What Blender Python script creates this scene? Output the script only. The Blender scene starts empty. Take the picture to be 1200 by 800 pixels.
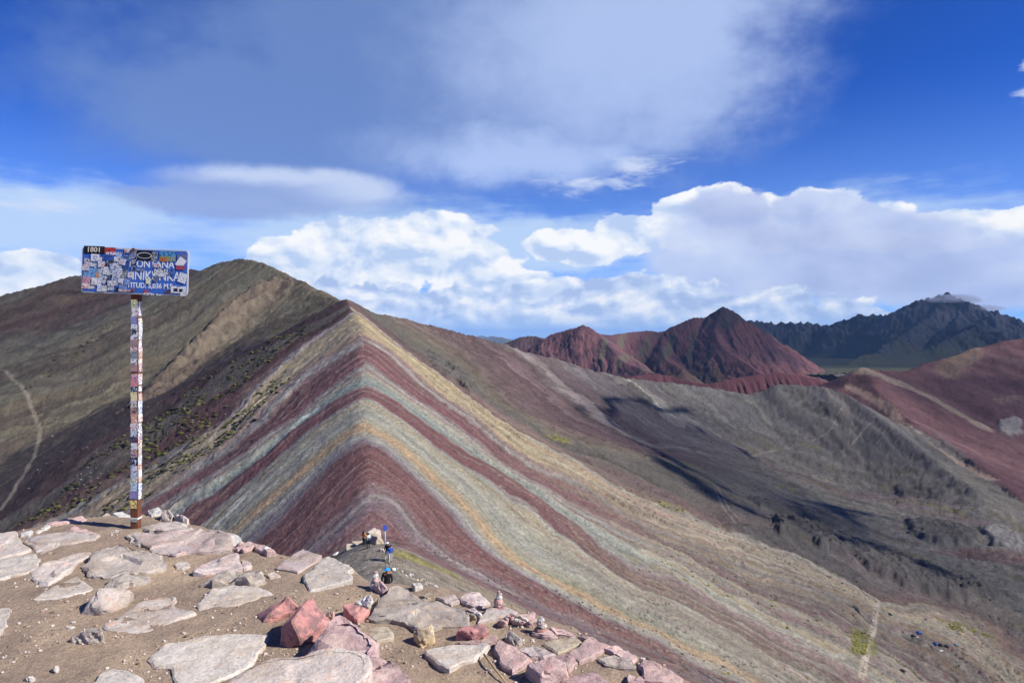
import bpy, bmesh, math, random
import numpy as np
from mathutils import Vector, Matrix, Euler

# ---------------------------------------------------------------- camera, sky, sun, exposure
scene = bpy.context.scene
F, U0, V0 = 800.0, 600.0, 392.0        # focal length in photo pixels, image centre column, horizon row
cam_data = bpy.data.cameras.new('camera')
cam = bpy.data.objects.new('camera', cam_data)
scene.collection.objects.link(cam)
cam_data.sensor_width = 36.0
cam_data.lens = 24.0
cam_data.clip_start = 0.1
cam_data.clip_end = 200000.0
cam.location = (0, 0, 0)
cam.rotation_euler = (math.radians(90) - math.atan((400.0 - V0) / F), 0, 0)
scene.camera = cam

SUN_EL = math.radians(39.0)
SUN_AZ = math.radians(108.0)           # clockwise from +Y (view direction): from the right, a little behind
sun_dir = Vector((math.sin(SUN_AZ) * math.cos(SUN_EL), math.cos(SUN_AZ) * math.cos(SUN_EL), math.sin(SUN_EL)))
sl = bpy.data.lights.new('sun', 'SUN')
sl.energy = 5.0
sl.angle = math.radians(0.53)
sl.color = (1.0, 0.95, 0.88)
sun = bpy.data.objects.new('sun', sl)
scene.collection.objects.link(sun)
sun.rotation_euler = sun_dir.to_track_quat('Z', 'Y').to_euler()

scene.view_settings.view_transform = 'Standard'
scene.view_settings.look = 'None'
scene.view_settings.gamma = 1.0
scene.view_settings.exposure = 0.6

scene.cycles.volume_bounces = 2

world = bpy.data.worlds.new('World')
scene.world = world
world.use_nodes = True
wt = world.node_tree
wt.nodes.clear()

class E:
    """a node socket that can be used in arithmetic"""
    def __init__(s, sock): s.s = sock
    @staticmethod
    def op(o, *a, clamp=False):
        n = wt.nodes.new('ShaderNodeMath'); n.operation = o; n.use_clamp = clamp
        for i, x in enumerate(a):
            if isinstance(x, E): wt.links.new(x.s, n.inputs[i])
            else: n.inputs[i].default_value = float(x)
        return E(n.outputs[0])
    def __add__(s, o): return E.op('ADD', s, o)
    __radd__ = __add__
    def __sub__(s, o): return E.op('SUBTRACT', s, o)
    def __rsub__(s, o): return E.op('SUBTRACT', o, s)
    def __mul__(s, o): return E.op('MULTIPLY', s, o)
    __rmul__ = __mul__
    def __truediv__(s, o): return E.op('DIVIDE', s, o)
    def max(s, o): return E.op('MAXIMUM', s, o)
    def min(s, o): return E.op('MINIMUM', s, o)
def smooth(x, a, b):
    n = wt.nodes.new('ShaderNodeMapRange'); n.interpolation_type = 'SMOOTHSTEP'
    wt.links.new(x.s, n.inputs[0]); n.inputs[1].default_value = a; n.inputs[2].default_value = b
    return E(n.outputs[0])
def noise(x, y, sx, sy, w=0.0, detail=6, rough=0.55, dist=0.0):
    c = wt.nodes.new('ShaderNodeCombineXYZ')
    wt.links.new((x * sx).s, c.inputs[0]); wt.links.new((y * sy).s, c.inputs[1]); c.inputs[2].default_value = w
    n = wt.nodes.new('ShaderNodeTexNoise'); n.inputs['Scale'].default_value = 1.0
    n.inputs['Detail'].default_value = detail; n.inputs['Roughness'].default_value = rough; n.inputs['Distortion'].default_value = dist
    wt.links.new(c.outputs[0], n.inputs['Vector'])
    return E(n.outputs[0])
def mixc(a, b, f):
    n = wt.nodes.new('ShaderNodeMix'); n.data_type = 'RGBA'
    wt.links.new(f.s, n.inputs[0])
    for i, x in ((6, a), (7, b)):
        if hasattr(x, 'is_linked'): wt.links.new(x, n.inputs[i])
        else: n.inputs[i].default_value = (*x, 1)
    return n.outputs[2]
def srgb(r, g, b):
    f = lambda c: (c / 255 / 12.92 if c / 255 <= 0.04045 else ((c / 255 + 0.055) / 1.055) ** 2.4)
    return (f(r), f(g), f(b))
SKY_STRENGTH = 0.1
SKY_TINT = (0.19 / 1.29, 0.54 / 1.29, 1.24 / 1.29, 1)
EXPO = 2.0 ** scene.view_settings.exposure
def cc(r, g, b):                                  # cloud radiance for a displayed colour
    return tuple(c / SKY_STRENGTH / EXPO for c in srgb(r, g, b))

tc = wt.nodes.new('ShaderNodeTexCoord')
sep = wt.nodes.new('ShaderNodeSeparateXYZ'); wt.links.new(tc.outputs['Generated'], sep.inputs[0])
dx, dy, dz = E(sep.outputs[0]), E(sep.outputs[1]), E(sep.outputs[2])
az = E.op('ARCTAN2', dx, dy)
el = E.op('ARCSINE', dz)
def pix(u, v):
    a = math.atan((u - 600) / 800); e = math.atan((392 - v) / 800 * math.cos(a))
    return a, e
def blob(x, y, u, v, ru, rv, p=1.0):
    """falls from 1 at the centre to 0 at the rim of an ellipse given in photo pixels"""
    a, e = pix(u, v)
    ru, rv = ru / 800 * math.cos(a) ** 2, rv / 800 * math.cos(a)
    q = ((x - a) / ru) * ((x - a) / ru) + ((y - e) / rv) * ((y - e) / rv)
    return (1.0 - E.op('SQRT', q)) * p
def blobs(x, y, lst):
    r = None
    for b in lst:
        q = blob(x, y, *b); r = q if r is None else r.max(q)
    return r

sky = wt.nodes.new('ShaderNodeTexSky')
sky.sky_type = 'NISHITA'
sky.sun_disc = False
sky.sun_elevation = SUN_EL
sky.sun_rotation = SUN_AZ
sky.altitude = 5000
sky.air_density = 1.0
sky.dust_density = 0.0
sky.ozone_density = 1.0
# the deep blue of the air at five thousand metres
tint = wt.nodes.new('ShaderNodeMix'); tint.data_type = 'RGBA'; tint.blend_type = 'MULTIPLY'; tint.inputs[0].default_value = 1.0
wt.links.new(sky.outputs[0], tint.inputs[6]); tint.inputs[7].default_value = SKY_TINT
gam = wt.nodes.new('ShaderNodeGamma'); gam.inputs[1].default_value = 1.1
wt.links.new(tint.outputs[2], gam.inputs[0])
col = gam.outputs[0]

inview = 1.0 - smooth(E.op('ABSOLUTE', az), 0.66, 0.80)
wob1 = noise(az, el, 9, 14, 3.1, 5, 0.6) - 0.5
wob2 = noise(az, el, 9, 14, 7.7, 5, 0.6) - 0.5
ax, ey = az + wob1 * 0.10, el + wob2 * 0.07
axm, eym = az + wob1 * 0.09, el + wob2 * 0.05
axs, eys = az + wob1 * 0.04, el + wob2 * 0.03

col = mixc(col, cc(160, 203, 255), (1.0 - smooth(el, 0.0, 0.34)) * 0.58)
# A thin pale veil low over the horizon
nv = noise(az, el, 5, 30, 1.3, 6, 0.6)
veil = smooth(blobs(ax, ey, [(60, 255, 360, 66), (430, 285, 360, 66), (640, 285, 200, 44), (690, 345, 160, 30), (960, 300, 420, 90)]) * 1.1 + (nv - 0.5) * 1.2, 0.02, 0.7)
veil_o = smooth(nv + (0.12 - el) * 2.0, 0.45, 0.8) * smooth(el, 0.0, 0.05)
veil = veil * inview + veil_o * (1.0 - inview)
col = mixc(col, cc(196, 220, 250), veil * 0.86)

# B broad soft cloud overhead
nb = noise(az, el, 3.2, 5.5, 4.2, 7, 0.52, 0.3)
nb2 = noise(az, el, 12, 16, 5.5, 6, 0.6)
big = blobs(ax, ey, [(540, 60, 520, 190), (700, 20, 330, 200), (760, 90, 230, 120), (330, 130, 310, 120), (600, 150, 260, 95)])
big = smooth(big * 1.15 + (nb - 0.5) * 0.9 + (nb2 - 0.5) * 0.5, 0.05, 0.72)
big_o = smooth(nb + (nb2 - 0.5) * 0.25, 0.50, 0.72) * smooth(el, 0.22, 0.36)
big = big * inview + big_o * (1.0 - inview)
bright = smooth(blobs(ax, ey, [(750, 30, 330, 200), (620, 190, 220, 50)]) + (nb2 - 0.5) * 0.5 + (nb - 0.5) * 0.3, -0.1, 0.8)
bcol = mixc(cc(120, 149, 204), cc(196, 216, 255), bright)
col = mixc(col, bcol, big * 0.76)

# C lens-shaped cloud and streaks
lens = smooth(blobs(axs, eys, [(330, 226, 185, 34), (240, 236, 130, 24), (400, 222, 90, 28)]) + (nb2 - 0.5) * 0.5, 0.0, 0.5)
lcol = mixc(cc(150, 172, 222), cc(206, 220, 248), smooth(blobs(axs, eys, [(455, 215, 130, 34), (330, 205, 200, 18)]), -0.2, 0.7))
col = mixc(col, lcol, lens * inview * 0.85)
nw = noise(az + el * 1.5, el - az * 0.12, 16, 60, 9.1, 7, 0.62, 0.5)
wisp = smooth(blobs(axs, eys, [(745, 198, 85, 26), (690, 215, 110, 20), (1196, 114, 34, 16), (1204, 78, 18, 16), (60, 240, 120, 22)]) * 0.75 + (nw - 0.5) * 1.9, 0.24, 0.95)
col = mixc(col, cc(214, 226, 250), wisp * inview * 0.85)

# D far cumulus towers
def cumulus(col, lst, seed, scale, cov, dark, mid, lit, amp=1.15, alpha=1.0, lo=0.18, hi=0.34, outer=None, kshade=3.0, bias=0.62):
    n0 = noise(az, el, scale, scale * 1.25, seed, 8, 0.54, 0.15)
    k = 0.16 / scale
    s0 = noise(az, el, scale * 0.8, scale * 1.2, seed + 3, 5, 0.5, 0.2)
    s1 = noise(az + k, el + k * 1.2, scale * 0.8, scale * 1.2, seed + 3, 5, 0.5, 0.2)
    m = blobs(axm, eym, lst)
    f = m * cov + (n0 - 0.5) * amp
    d = smooth(f, lo, hi)
    if outer is not None:
        o = smooth((n0 - 0.5) * amp + (outer - el) * 5.0, lo, hi)
        d = d * inview + o * (1.0 - inview)
    else:
        d = d * inview
    sh = (s0 - s1) * kshade + bias + (n0 - 0.5) * 0.5 - (f - 0.5).max(0.0) * 0.22
    c = mixc(dark, mid, smooth(sh, 0.1, 0.55))
    c = mixc(c, lit, smooth(sh, 0.45, 0.95))
    return mixc(col, c, d * alpha)
# bright towers behind
col = cumulus(col, [(40, 322, 74, 40), (10, 330, 60, 44), (410, 320, 120, 62), (470, 278, 130, 30), (350, 310, 60, 50), (540, 310, 90, 36), (600, 345, 130, 40), (700, 372, 160, 34), (680, 288, 90, 22), (740, 275, 60, 26), (805, 262, 52, 42), (840, 252, 60, 40), (940, 262, 160, 40), (1100, 272, 140, 34), (1190, 262, 80, 22)],
              21.0, 15, 1.5, cc(188, 209, 244), cc(224, 235, 252), cc(252, 253, 255), outer=0.10, amp=1.35, kshade=4.0)
# lavender mass on the right
col = cumulus(col, [(880, 300, 160, 72), (1000, 300, 200, 66), (1110, 320, 170, 54), (860, 250, 74, 38), (960, 250, 70, 32), (1160, 330, 130, 46)],
              34.0, 8, 1.5, cc(170, 186, 230), cc(192, 206, 243), cc(214, 226, 250), amp=1.0, alpha=0.88, lo=0.10, hi=0.55, kshade=1.6, bias=0.5)
# low puffs with grey bases near the horizon
col = cumulus(col, [(430, 365, 150, 40), (520, 368, 140, 40), (620, 372, 140, 34), (720, 368, 150, 36), (800, 356, 90, 38), (900, 366, 140, 30), (1000, 378, 120, 20), (640, 338, 80, 18), (700, 338, 100, 22), (380, 355, 80, 34)],
              47.0, 20, 1.1, cc(172, 194, 234), cc(206, 222, 249), cc(250, 252, 255), amp=1.7, alpha=0.95, outer=0.045, kshade=3.0, bias=0.5)
# haze line
col = mixc(col, cc(168, 202, 244), (1.0 - smooth(E.op('ABSOLUTE', el), 0.0, 0.035)) * 0.7)

bg = wt.nodes.new('ShaderNodeBackground'); bg.inputs['Strength'].default_value = SKY_STRENGTH
wo = wt.nodes.new('ShaderNodeOutputWorld')
wt.links.new(col, bg.inputs[0])
wt.links.new(bg.outputs[0], wo.inputs[0])
world.cycles.sampling_method = 'MANUAL'
world.cycles.sample_map_resolution = 256
# ---------------------------------------------------------------- helpers
def P(u, v, d):
    """point seen at photo pixel (u, v), d metres in front of the viewer"""
    return (d * (u - U0) / F, d, d * (V0 - v) / F)

def lin(r, g, b, k=1.0):
    o = []
    for c in (r, g, b):
        c = c / 255.0
        o.append((c / 12.92 if c <= 0.04045 else ((c + 0.055) / 1.055) ** 2.4) * k)
    return o

_rng = np.random.RandomState(7)
_perm = _rng.permutation(256)
_perm = np.concatenate([_perm, _perm, _perm])
_ang = _rng.rand(256) * 2 * np.pi
_gx, _gy = np.cos(_ang).astype(np.float32), np.sin(_ang).astype(np.float32)

def perlin(x, y, seed=0):
    x = np.asarray(x, dtype=np.float64) + seed * 17.31
    y = np.asarray(y, dtype=np.float64) - seed * 9.77
    xf, yf = np.floor(x), np.floor(y)
    fx, fy = (x - xf).astype(np.float32), (y - yf).astype(np.float32)
    xi, yi = xf.astype(np.int64) & 255, yf.astype(np.int64) & 255
    def g(ix, iy, dx, dy):
        h = _perm[_perm[ix & 255] + (iy & 255)]
        return _gx[h] * dx + _gy[h] * dy
    u = fx * fx * fx * (fx * (fx * 6 - 15) + 10)
    w = fy * fy * fy * (fy * (fy * 6 - 15) + 10)
    a = g(xi, yi, fx, fy); b = g(xi + 1, yi, fx - 1, fy)
    c = g(xi, yi + 1, fx, fy - 1); d = g(xi + 1, yi + 1, fx - 1, fy - 1)
    return (a + u * (b - a)) * (1 - w) + (c + u * (d - c)) * w     # about -0.7..0.7

def fbm(x, y, oct=4, seed=0, gain=0.5, lac=2.03):
    s, a, f = 0.0, 1.0, 1.0
    for o in range(oct):
        s = s + a * perlin(np.asarray(x) * f, np.asarray(y) * f, seed + o * 3)
        a *= gain; f *= lac
    return s

def ridged(x, y, oct=4, seed=0, gain=0.5, lac=2.07):
    s, a, f = 0.0, 1.0, 1.0
    for o in range(oct):
        s = s + a * (1 - 2.2 * np.abs(perlin(np.asarray(x) * f, np.asarray(y) * f, seed + o * 3)))
        a *= gain; f *= lac
    return s / 2.0

def sstep(x, a, b):
    t = np.clip((np.asarray(x, dtype=np.float64) - a) / (b - a), 0, 1)
    return t * t * (3 - 2 * t)

def resample(pts, step):
    """smooth (Catmull-Rom) resampling of a 3D polyline"""
    p = np.array(pts, dtype=np.float64)
    q = np.vstack([2 * p[0] - p[1], p, 2 * p[-1] - p[-2]])
    out = []
    for i in range(1, len(q) - 2):
        n = max(2, int(np.linalg.norm(q[i + 1][:2] - q[i][:2]) / step))
        t = np.linspace(0, 1, n, endpoint=False)[:, None]
        p0, p1, p2, p3 = q[i - 1], q[i], q[i + 1], q[i + 2]
        cr = 0.5 * ((2 * p1) + (-p0 + p2) * t + (2 * p0 - 5 * p1 + 4 * p2 - p3) * t ** 2 + (-p0 + 3 * p1 - 3 * p2 + p3) * t ** 3)
        ln = p1 + (p2 - p1) * t
        out.append(0.5 * cr + 0.5 * ln)
    out.append(p[-1:])
    return np.vstack(out)

def mesh_grid(name, X, Y, Z, col=None, attrs=None, smooth=True, wrap=False):
    """a grid of vertices (rows x columns) as one mesh with an optional colour attribute"""
    nr, nc = X.shape
    me = bpy.data.meshes.new(name)
    co = np.stack([X, Y, Z], -1).reshape(-1, 3).astype(np.float32)
    idx = np.arange(nr * nc).reshape(nr, nc)
    if wrap:
        idx = np.hstack([idx, idx[:, :1]])
    q = np.stack([idx[:-1, :-1], idx[:-1, 1:], idx[1:, 1:], idx[1:, :-1]], -1).reshape(-1, 4)
    me.vertices.add(len(co)); me.vertices.foreach_set('co', co.ravel())
    me.loops.add(q.size); me.loops.foreach_set('vertex_index', q.ravel().astype(np.int32))
    me.polygons.add(len(q))
    me.polygons.foreach_set('loop_start', np.arange(0, q.size, 4, dtype=np.int32))
    me.polygons.foreach_set('loop_total', np.full(len(q), 4, dtype=np.int32))
    me.polygons.foreach_set('use_smooth', np.full(len(q), smooth, dtype=bool))
    me.update(calc_edges=True)
    if col is not None:
        c4 = np.ones((len(co), 4), np.float32); c4[:, :3] = col.reshape(-1, 3)
        a = me.color_attributes.new('Col', 'FLOAT_COLOR', 'POINT'); a.data.foreach_set('color', c4.ravel())
    for k, v in (attrs or {}).items():
        a = me.attributes.new(k, 'FLOAT', 'POINT'); a.data.foreach_set('value', np.asarray(v, np.float32).ravel())
    return me

def link(name, me, parent=None, mat=None, **props):
    o = bpy.data.objects.new(name, me)
    scene.collection.objects.link(o)
    if parent is not None:
        o.parent = parent
    if mat is not None and me is not None:
        me.materials.clear(); me.materials.append(mat)
    for k, v in props.items():
        o[k] = v
    return o

def new_mat(name):
    m = bpy.data.materials.new(name); m.use_nodes = True
    nt = m.node_tree; nt.nodes.clear()
    out = nt.nodes.new('ShaderNodeOutputMaterial')
    b = nt.nodes.new('ShaderNodeBsdfPrincipled')
    b.inputs['Roughness'].default_value = 0.9
    b.inputs['Specular IOR Level'].default_value = 0.15
    nt.links.new(b.outputs[0], out.inputs[0])
    return m, nt, b

def N(nt, typ, **kw):
    n = nt.nodes.new(typ)
    for k, v in kw.items():
        if k.startswith('i_'):
            n.inputs[int(k[2:])].default_value = v
        else:
            setattr(n, k, v)
    return n
def L(nt, a, b):
    nt.links.new(a, b)
# ---------------------------------------------------------------- the mountain ridge, the valley and the slopes round them
D_APEX = lambda v: 79.4 / ((v - V0) / F + 0.186)      # distance of the rainbow crest seen at row v
def crest(u, v): return P(u, v, D_APEX(v))
RIDGES = {
 'summit': dict(pts=[(4, -60, -9), (1.5, -12, -3.4), (-0.3, 3, -3.4), (-2.4, 14, -6.9), P(443, 702, 38), P(446, 668, 70), P(444, 655, 90)], sl=0.8, sr=0.95, step=3),
 'spine': dict(pts=[P(446, 668, 74), P(445, 653, 95), P(440, 643, 125), P(432, 631, 165),
            crest(434, 600), crest(435, 570), crest(432, 540), crest(429, 500), crest(428, 460), crest(427, 420), crest(425, 392), crest(418, 370), crest(405, 357)],
            sl=0.66, sr=0.60, step=3),
 'east': dict(pts=[crest(405, 357), P(432, 366, 585), P(480, 376, 640), P(520, 386, 690), P(560, 397, 740), P(613, 412, 800), P(667, 428, 860),
            P(736, 444, 920), P(789, 450, 970), P(840, 457, 990), P(880, 462, 1000), P(913, 452, 1010), P(940, 453, 1010), P(965, 454, 1000), P(990, 462, 985), P(1040, 497, 900), P(1090, 537, 820), P(1140, 575, 750)],
            sl=0.62, sr=0.60, step=5),
 'west': dict(pts=[P(402, 363, 610), P(397, 356, 660), P(372, 341, 790), P(345, 328, 860), P(315, 312, 920), P(285, 304, 960), P(262, 308, 985), P(238, 319, 1010),
            P(220, 316, 1050), P(160, 318, 1080), P(100, 323, 1080), P(50, 335, 1050), P(0, 347, 1020), P(-80, 370, 980), P(-250, 400, 900)],
            sl=0.56, sr=0.56, step=6),
 'spur': dict(pts=[P(318, 325, 850), P(300, 334, 815), P(275, 353, 768), P(245, 384, 702), P(215, 416, 645), P(188, 446, 588), P(160, 474, 540)],
            sl=0.75, sr=1.7, step=5),
 'leftshoulder': dict(pts=[crest(405, 357), P(380, 368, 548), P(345, 396, 530), P(305, 432, 512), P(262, 470, 495), P(215, 508, 478)],
            sl=0.62, sr=0.62, step=4),
 'redhill': dict(pts=[P(965, 470, 1130), P(988, 453, 1190), P(1000, 440, 1220), P(1012, 431, 1240), P(1035, 434, 1265), P(1055, 436, 1290), P(1088, 425, 1340),
            P(1130, 412, 1390), P(1160, 404, 1410), P(1200, 396, 1420), P(1300, 385, 1400), P(1500, 380, 1300)],
            sl=0.55, sr=0.55, step=7),
 'redspur': dict(pts=[P(1012, 431, 1240), P(1030, 458, 1130), P(1060, 487, 1030), P(1100, 520, 930), P(1150, 552, 840), P(1190, 580, 780)],
            sl=0.55, sr=0.60, step=6),
}
for k, r in RIDGES.items():
    r['c'] = resample(r['pts'], r['step'] * 1.5)

# polar grid round the viewpoint: fine over the field of view, coarse elsewhere
az_f = np.radians(np.linspace(-41, 41, 960))
az_c = np.radians(np.concatenate([np.linspace(41, 319, 94)[1:-1]]))
AZ = np.concatenate([az_f, az_c])
rad = np.concatenate([np.geomspace(6.5, 60, 110)[:-1], np.geomspace(60, 1900, 800)[:-1], np.geomspace(1900, 60000, 40)])
RR, AA = np.meshgrid(rad, AZ, indexing='ij')
TX, TY = RR * np.sin(AA), RR * np.cos(AA)

def cone_field(x, y, r):
    """upper envelope of the repose slopes falling from a crest: height, distance, side"""
    c = r['c']
    tg = np.gradient(c, axis=0)
    tg = tg[:, :2] / np.maximum(np.linalg.norm(tg[:, :2], axis=1, keepdims=True), 1e-6)
    best = np.full(x.shape, -1e9, np.float32); dist = np.zeros(x.shape, np.float32); side = np.zeros(x.shape, np.float32)
    soft = r.get('soft', 4.0)
    x = x.astype(np.float32); y = y.astype(np.float32)
    for i in range(len(c)):
        dx, dy = x - np.float32(c[i, 0]), y - np.float32(c[i, 1])
        d = np.sqrt(dx * dx + dy * dy + np.float32(soft * soft)) - np.float32(soft)
        cr = np.float32(tg[i, 0]) * dy - np.float32(tg[i, 1]) * dx          # > 0 on the left of the crest
        w = np.clip(cr / (d + np.float32(soft)) * 1.2 + 0.5, 0, 1); w = w * w * (3 - 2 * w)
        s = np.float32(r['sr']) + w * np.float32(r['sl'] - r['sr'])
        q = d * s
        h = np.float32(c[i, 2]) - q * (1.0 - 0.22 * q / (q + 140.0))
        m = h > best
        best[m] = h[m]; dist[m] = d[m]; side[m] = cr[m]
    return best, dist, side

def floor_h(x, y):
    r = np.hypot(x, y)
    right = -160 - 0.115 * np.clip(x - 150, 0, 700) + 0.02 * np.clip(y - 500, -200, 600)
    left = -300 + 0 * x
    w = sstep(x, -250, 60)
    h = left * (1 - w) + right * w
    h = h - 0.10 * np.clip(r - 1400, 0, 2500)
    return h

def near_mask(x, y, rmax): return np.hypot(x, y) < rmax

def terrain_base(x, y):
    shp = x.shape
    x, y = x.ravel(), y.ravel()
    hs = {}
    for k, r in RIDGES.items():
        hs[k] = cone_field(x, y, r)
    fl = floor_h(x, y)
    keys = list(RIDGES)
    st = np.stack([hs[k][0] for k in keys] + [fl.astype(np.float32)])
    m = st.max(0)
    Kr = (4.0 + 8.0 * sstep(fl - m, -90, -20)).astype(np.float32)
    z = m + Kr * np.log(np.exp((st - m) / Kr).sum(0))
    z = z - Kr * 0.0
    dom = st.argmax(0)
    return z.reshape(shp), dom.reshape(shp), {k: [a.reshape(shp) for a in hs[k]] for k in keys}, keys

TZ, DOM, HS, KEYS = terrain_base(TX, TY)
print('terrain base', TZ.shape)
# ---------------------------------------------------------------- beds of rock: lines followed in the photograph, laid on the ground they cross
_V = V0 - F * TZ / np.maximum(TY, 1e-3)
def hit(u, v):
    """ground point seen at a photo pixel"""
    a = math.atan((u - U0) / F)
    j = int(np.argmin(np.abs(AZ[:960] - a)))
    y = TY[:, j]
    ok = rad < 1850
    vm = np.minimum.accumulate(_V[:, j])
    k = int(np.argmax((vm <= v + 0.5) & ok))
    if not ((vm <= v + 0.5) & ok).any():
        k = int(np.argmin(np.where(ok, _V[:, j], 1e9)))
    return np.array([y[k] * math.tan(AZ[j]), y[k], TZ[k, j]])

BED_R = {
 366: [(420,365),(450,389),(470,407),(490,421),(520,443),(560,473),(610,507),(660,535),(710,561),(760,585),(838,615),(890,635),(950,660),(1030,703),(1180,762)],
 355: [(432,367),(460,390),(490,412),(530,439),(570,469),(620,500),(670,525),(720,546),(790,573),(850,600),(930,640),(1050,690),(1190,738)],
 340: [(450,373),(480,392),(504,408),(540,438),(566,460),(590,478),(634,505),(660,514),(708,526),(760,540),(798,555),(870,585),(950,625),(1050,665),(1190,700)],
 320: [(520,387),(560,420),(600,450),(640,490),(700,514),(780,532),(850,552),(950,592),(1100,640)],
 300: [(565,399),(610,432),(655,475),(700,498),(755,522),(900,562),(1100,612)],
 288: [(613,414),(646,440),(672,460),(704,488),(740,512),(765,525)],
 270: [(667,430),(700,455),(740,485),(790,512),(850,535)],
 250: [(736,447),(780,480),(830,508),(900,540),(1000,575)],
 230: [(789,452),(840,485),(890,512),(960,548),(1080,580)],
 210: [(880,463),(920,497),(970,528),(1040,560)],
 190: [(940,456),(985,488),(1030,520),(1080,550)],
 170: [(990,465),(1036,500),(1080,537)],
 395: [(430,394),(460,411),(490,438),(520,464),(560,490),(590,514),(620,536),(660,558),(690,572),(734,598),(780,622),(830,641),(870,654),(935,675),(1000,702),(1100,750)],
 430: [(430,432),(460,453),(490,474),(530,500),(560,522),(580,540),(610,558),(660,588),(700,607),(740,630),(785,648),(835,678),(880,700),(930,725),(1000,760),(1060,790)],
 453: [(430,453),(470,474),(500,497),(520,512),(540,526),(580,550),(620,573),(660,600),(700,636),(740,668),(790,692),(850,717),(900,742),(950,768),(990,790)],
 470: [(428,470),(460,487),(486,505),(510,526),(538,545),(564,561),(586,577),(620,598),(655,627),(690,657),(730,686),(780,706),(830,729),(880,754),(930,782)],
 498: [(428,498),(440,502),(470,522),(490,540),(510,558),(532,578),(550,595),(570,616),(590,638),(610,653),(640,668),(684,690),(720,712),(760,732),(810,755),(860,780)],
 507: [(428,507),(440,510),(465,526),(485,546),(505,565),(527,585),(545,602),(563,624),(583,645),(605,661),(640,680),(682,702),(715,724),(755,743),(800,765)],
 520: [(428,520),(440,523),(470,546),(490,566),(516,590),(536,612),(556,634),(580,652),(605,666),(635,683),(672,706),(706,727),(745,745),(790,766)],
 568: [(434,568),(446,570),(470,586),(490,612),(510,633),(530,649),(555,665),(612,692),(675,720),(715,740),(760,762)],
 590: [(436,590),(448,590),(464,598),(476,618),(488,632),(504,642),(560,675),(620,706),(680,732),(740,765)],
 628: [(433,627),(450,634),(470,643),(500,655),(545,678),(600,706),(650,730),(710,762)],
 680: [(450,662),(480,670),(500,690),(560,712),(620,740),(700,785)],
}
BED_L = {
 366: [(420,366),(400,377),(376,392),(348,414),(312,444),(278,476),(240,505),(180,545),(120,580),(60,608)],
 350: [(400,363),(364,382),(306,418),(260,446),(220,470),(165,512),(82,570),(27,603)],
 335: [(395,360),(352,378),(320,395),(280,415),(236,440),(165,485),(100,520),(40,560),(0,585)],
 310: [(370,356),(340,372),(280,398),(230,420),(165,452),(110,478),(55,502),(0,522)],
 290: [(345,333),(305,352),(260,385),(220,415),(170,442),(110,467),(0,496)],
 260: [(315,316),(262,347),(210,387),(150,422),(80,450),(0,472)],
 230: [(285,307),(220,355),(150,392),(80,422),(0,442)],
 200: [(240,322),(160,362),(80,392),(0,412)],
 170: [(160,321),(80,352),(0,380)],
 150: [(100,326),(0,357)],
 395: [(430,393),(400,408),(372,424),(350,438),(332,453),(316,471),(296,492),(256,526),(220,547),(180,575),(140,600)],
 430: [(428,434),(400,450),(372,470),(350,489),(338,499),(311,516),(289,536),(247,561),(220,577),(180,606)],
 452: [(427,452),(390,470),(352,495),(338,507),(302,536),(275,555),(220,590)],
 470: [(424,470),(385,492),(352,517),(324,540),(294,566),(267,592),(242,617)],
 498: [(425,497),(401,510),(374,531),(341,561),(311,588),(272,622)],
 508: [(425,507),(404,516),(379,538),(335,577),(302,604),(278,626)],
 520: [(424,520),(396,538),(374,559),(341,594),(322,615),(302,634)],
 568: [(432,569),(412,588),(385,613),(366,632),(344,650)],
 590: [(435,590),(412,610),(390,629),(368,648)],
 628: [(431,628),(415,637),(395,648),(380,655)],
 680: [(420,665),(400,690),(380,700)],
}
def warp(p): return np.stack([F * p[:, 0] / p[:, 1], 420 * np.log(np.maximum(p[:, 1], 5) / 100.0)], -1)

def tps_fit(beds):
    pts, val = [], []
    for s, line in beds.items():
        for (u, v) in line:
            pts.append(hit(u, v)); val.append(s)
    pts, val = np.array(pts), np.array(val, float)
    q = warp(pts) / 100.0
    n = len(q)
    r2 = ((q[:, None] - q[None]) ** 2).sum(-1)
    K = 0.5 * r2 * np.log(r2 + 1e-9) + np.eye(n) * 0.02
    Pm = np.hstack([np.ones((n, 1)), q])
    A = np.block([[K, Pm], [Pm.T, np.zeros((3, 3))]])
    w = np.linalg.solve(A, np.concatenate([val, np.zeros(3)]))
    return q.astype(np.float32), w.astype(np.float32), n

def tps_eval(fit, p):
    q, w, n = fit
    x = (warp(p) / 100.0).astype(np.float32)
    out = np.empty(len(x), np.float32)
    for i in range(0, len(x), 60000):
        xx = x[i:i + 60000]
        r2 = (xx[:, :1] - q[None, :, 0]) ** 2 + (xx[:, 1:] - q[None, :, 1]) ** 2
        K = 0.5 * r2 * np.log(r2 + 1e-9)
        out[i:i + 60000] = K @ w[:n] + w[n] + xx @ w[n + 1:]
    return out

FIT_R, FIT_L = tps_fit(BED_R), tps_fit(BED_L)
FINE = (RR < 1900) & (np.abs(np.where(AA > np.pi, AA - 2 * np.pi, AA)) < np.radians(60))
pts_f = np.stack([TX[FINE], TY[FINE]], -1)
S_R = np.full(TX.shape, 330.0, np.float32); S_L = np.full(TX.shape, 260.0, np.float32)
S_R[FINE] = np.clip(tps_eval(FIT_R, pts_f), 120, 720)
S_L[FINE] = np.clip(tps_eval(FIT_L, pts_f), 100, 720)
# left or right of the crest
spx = RIDGES['spine']['c']
k0 = 0
cu = np.interp(TY, spx[k0:, 1], spx[k0:, 0] / spx[k0:, 1])
side = np.where(TX / np.maximum(TY, 1e-3) > cu, 1.0, -1.0)
DIST0 = np.minimum(HS['spine'][1], HS['summit'][1])
hw = np.maximum(HS['west'][0], HS['spur'][0]); he = HS['east'][0]
beyond = TY > spx[-1, 1] - 4
left_beyond = hw > he
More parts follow.
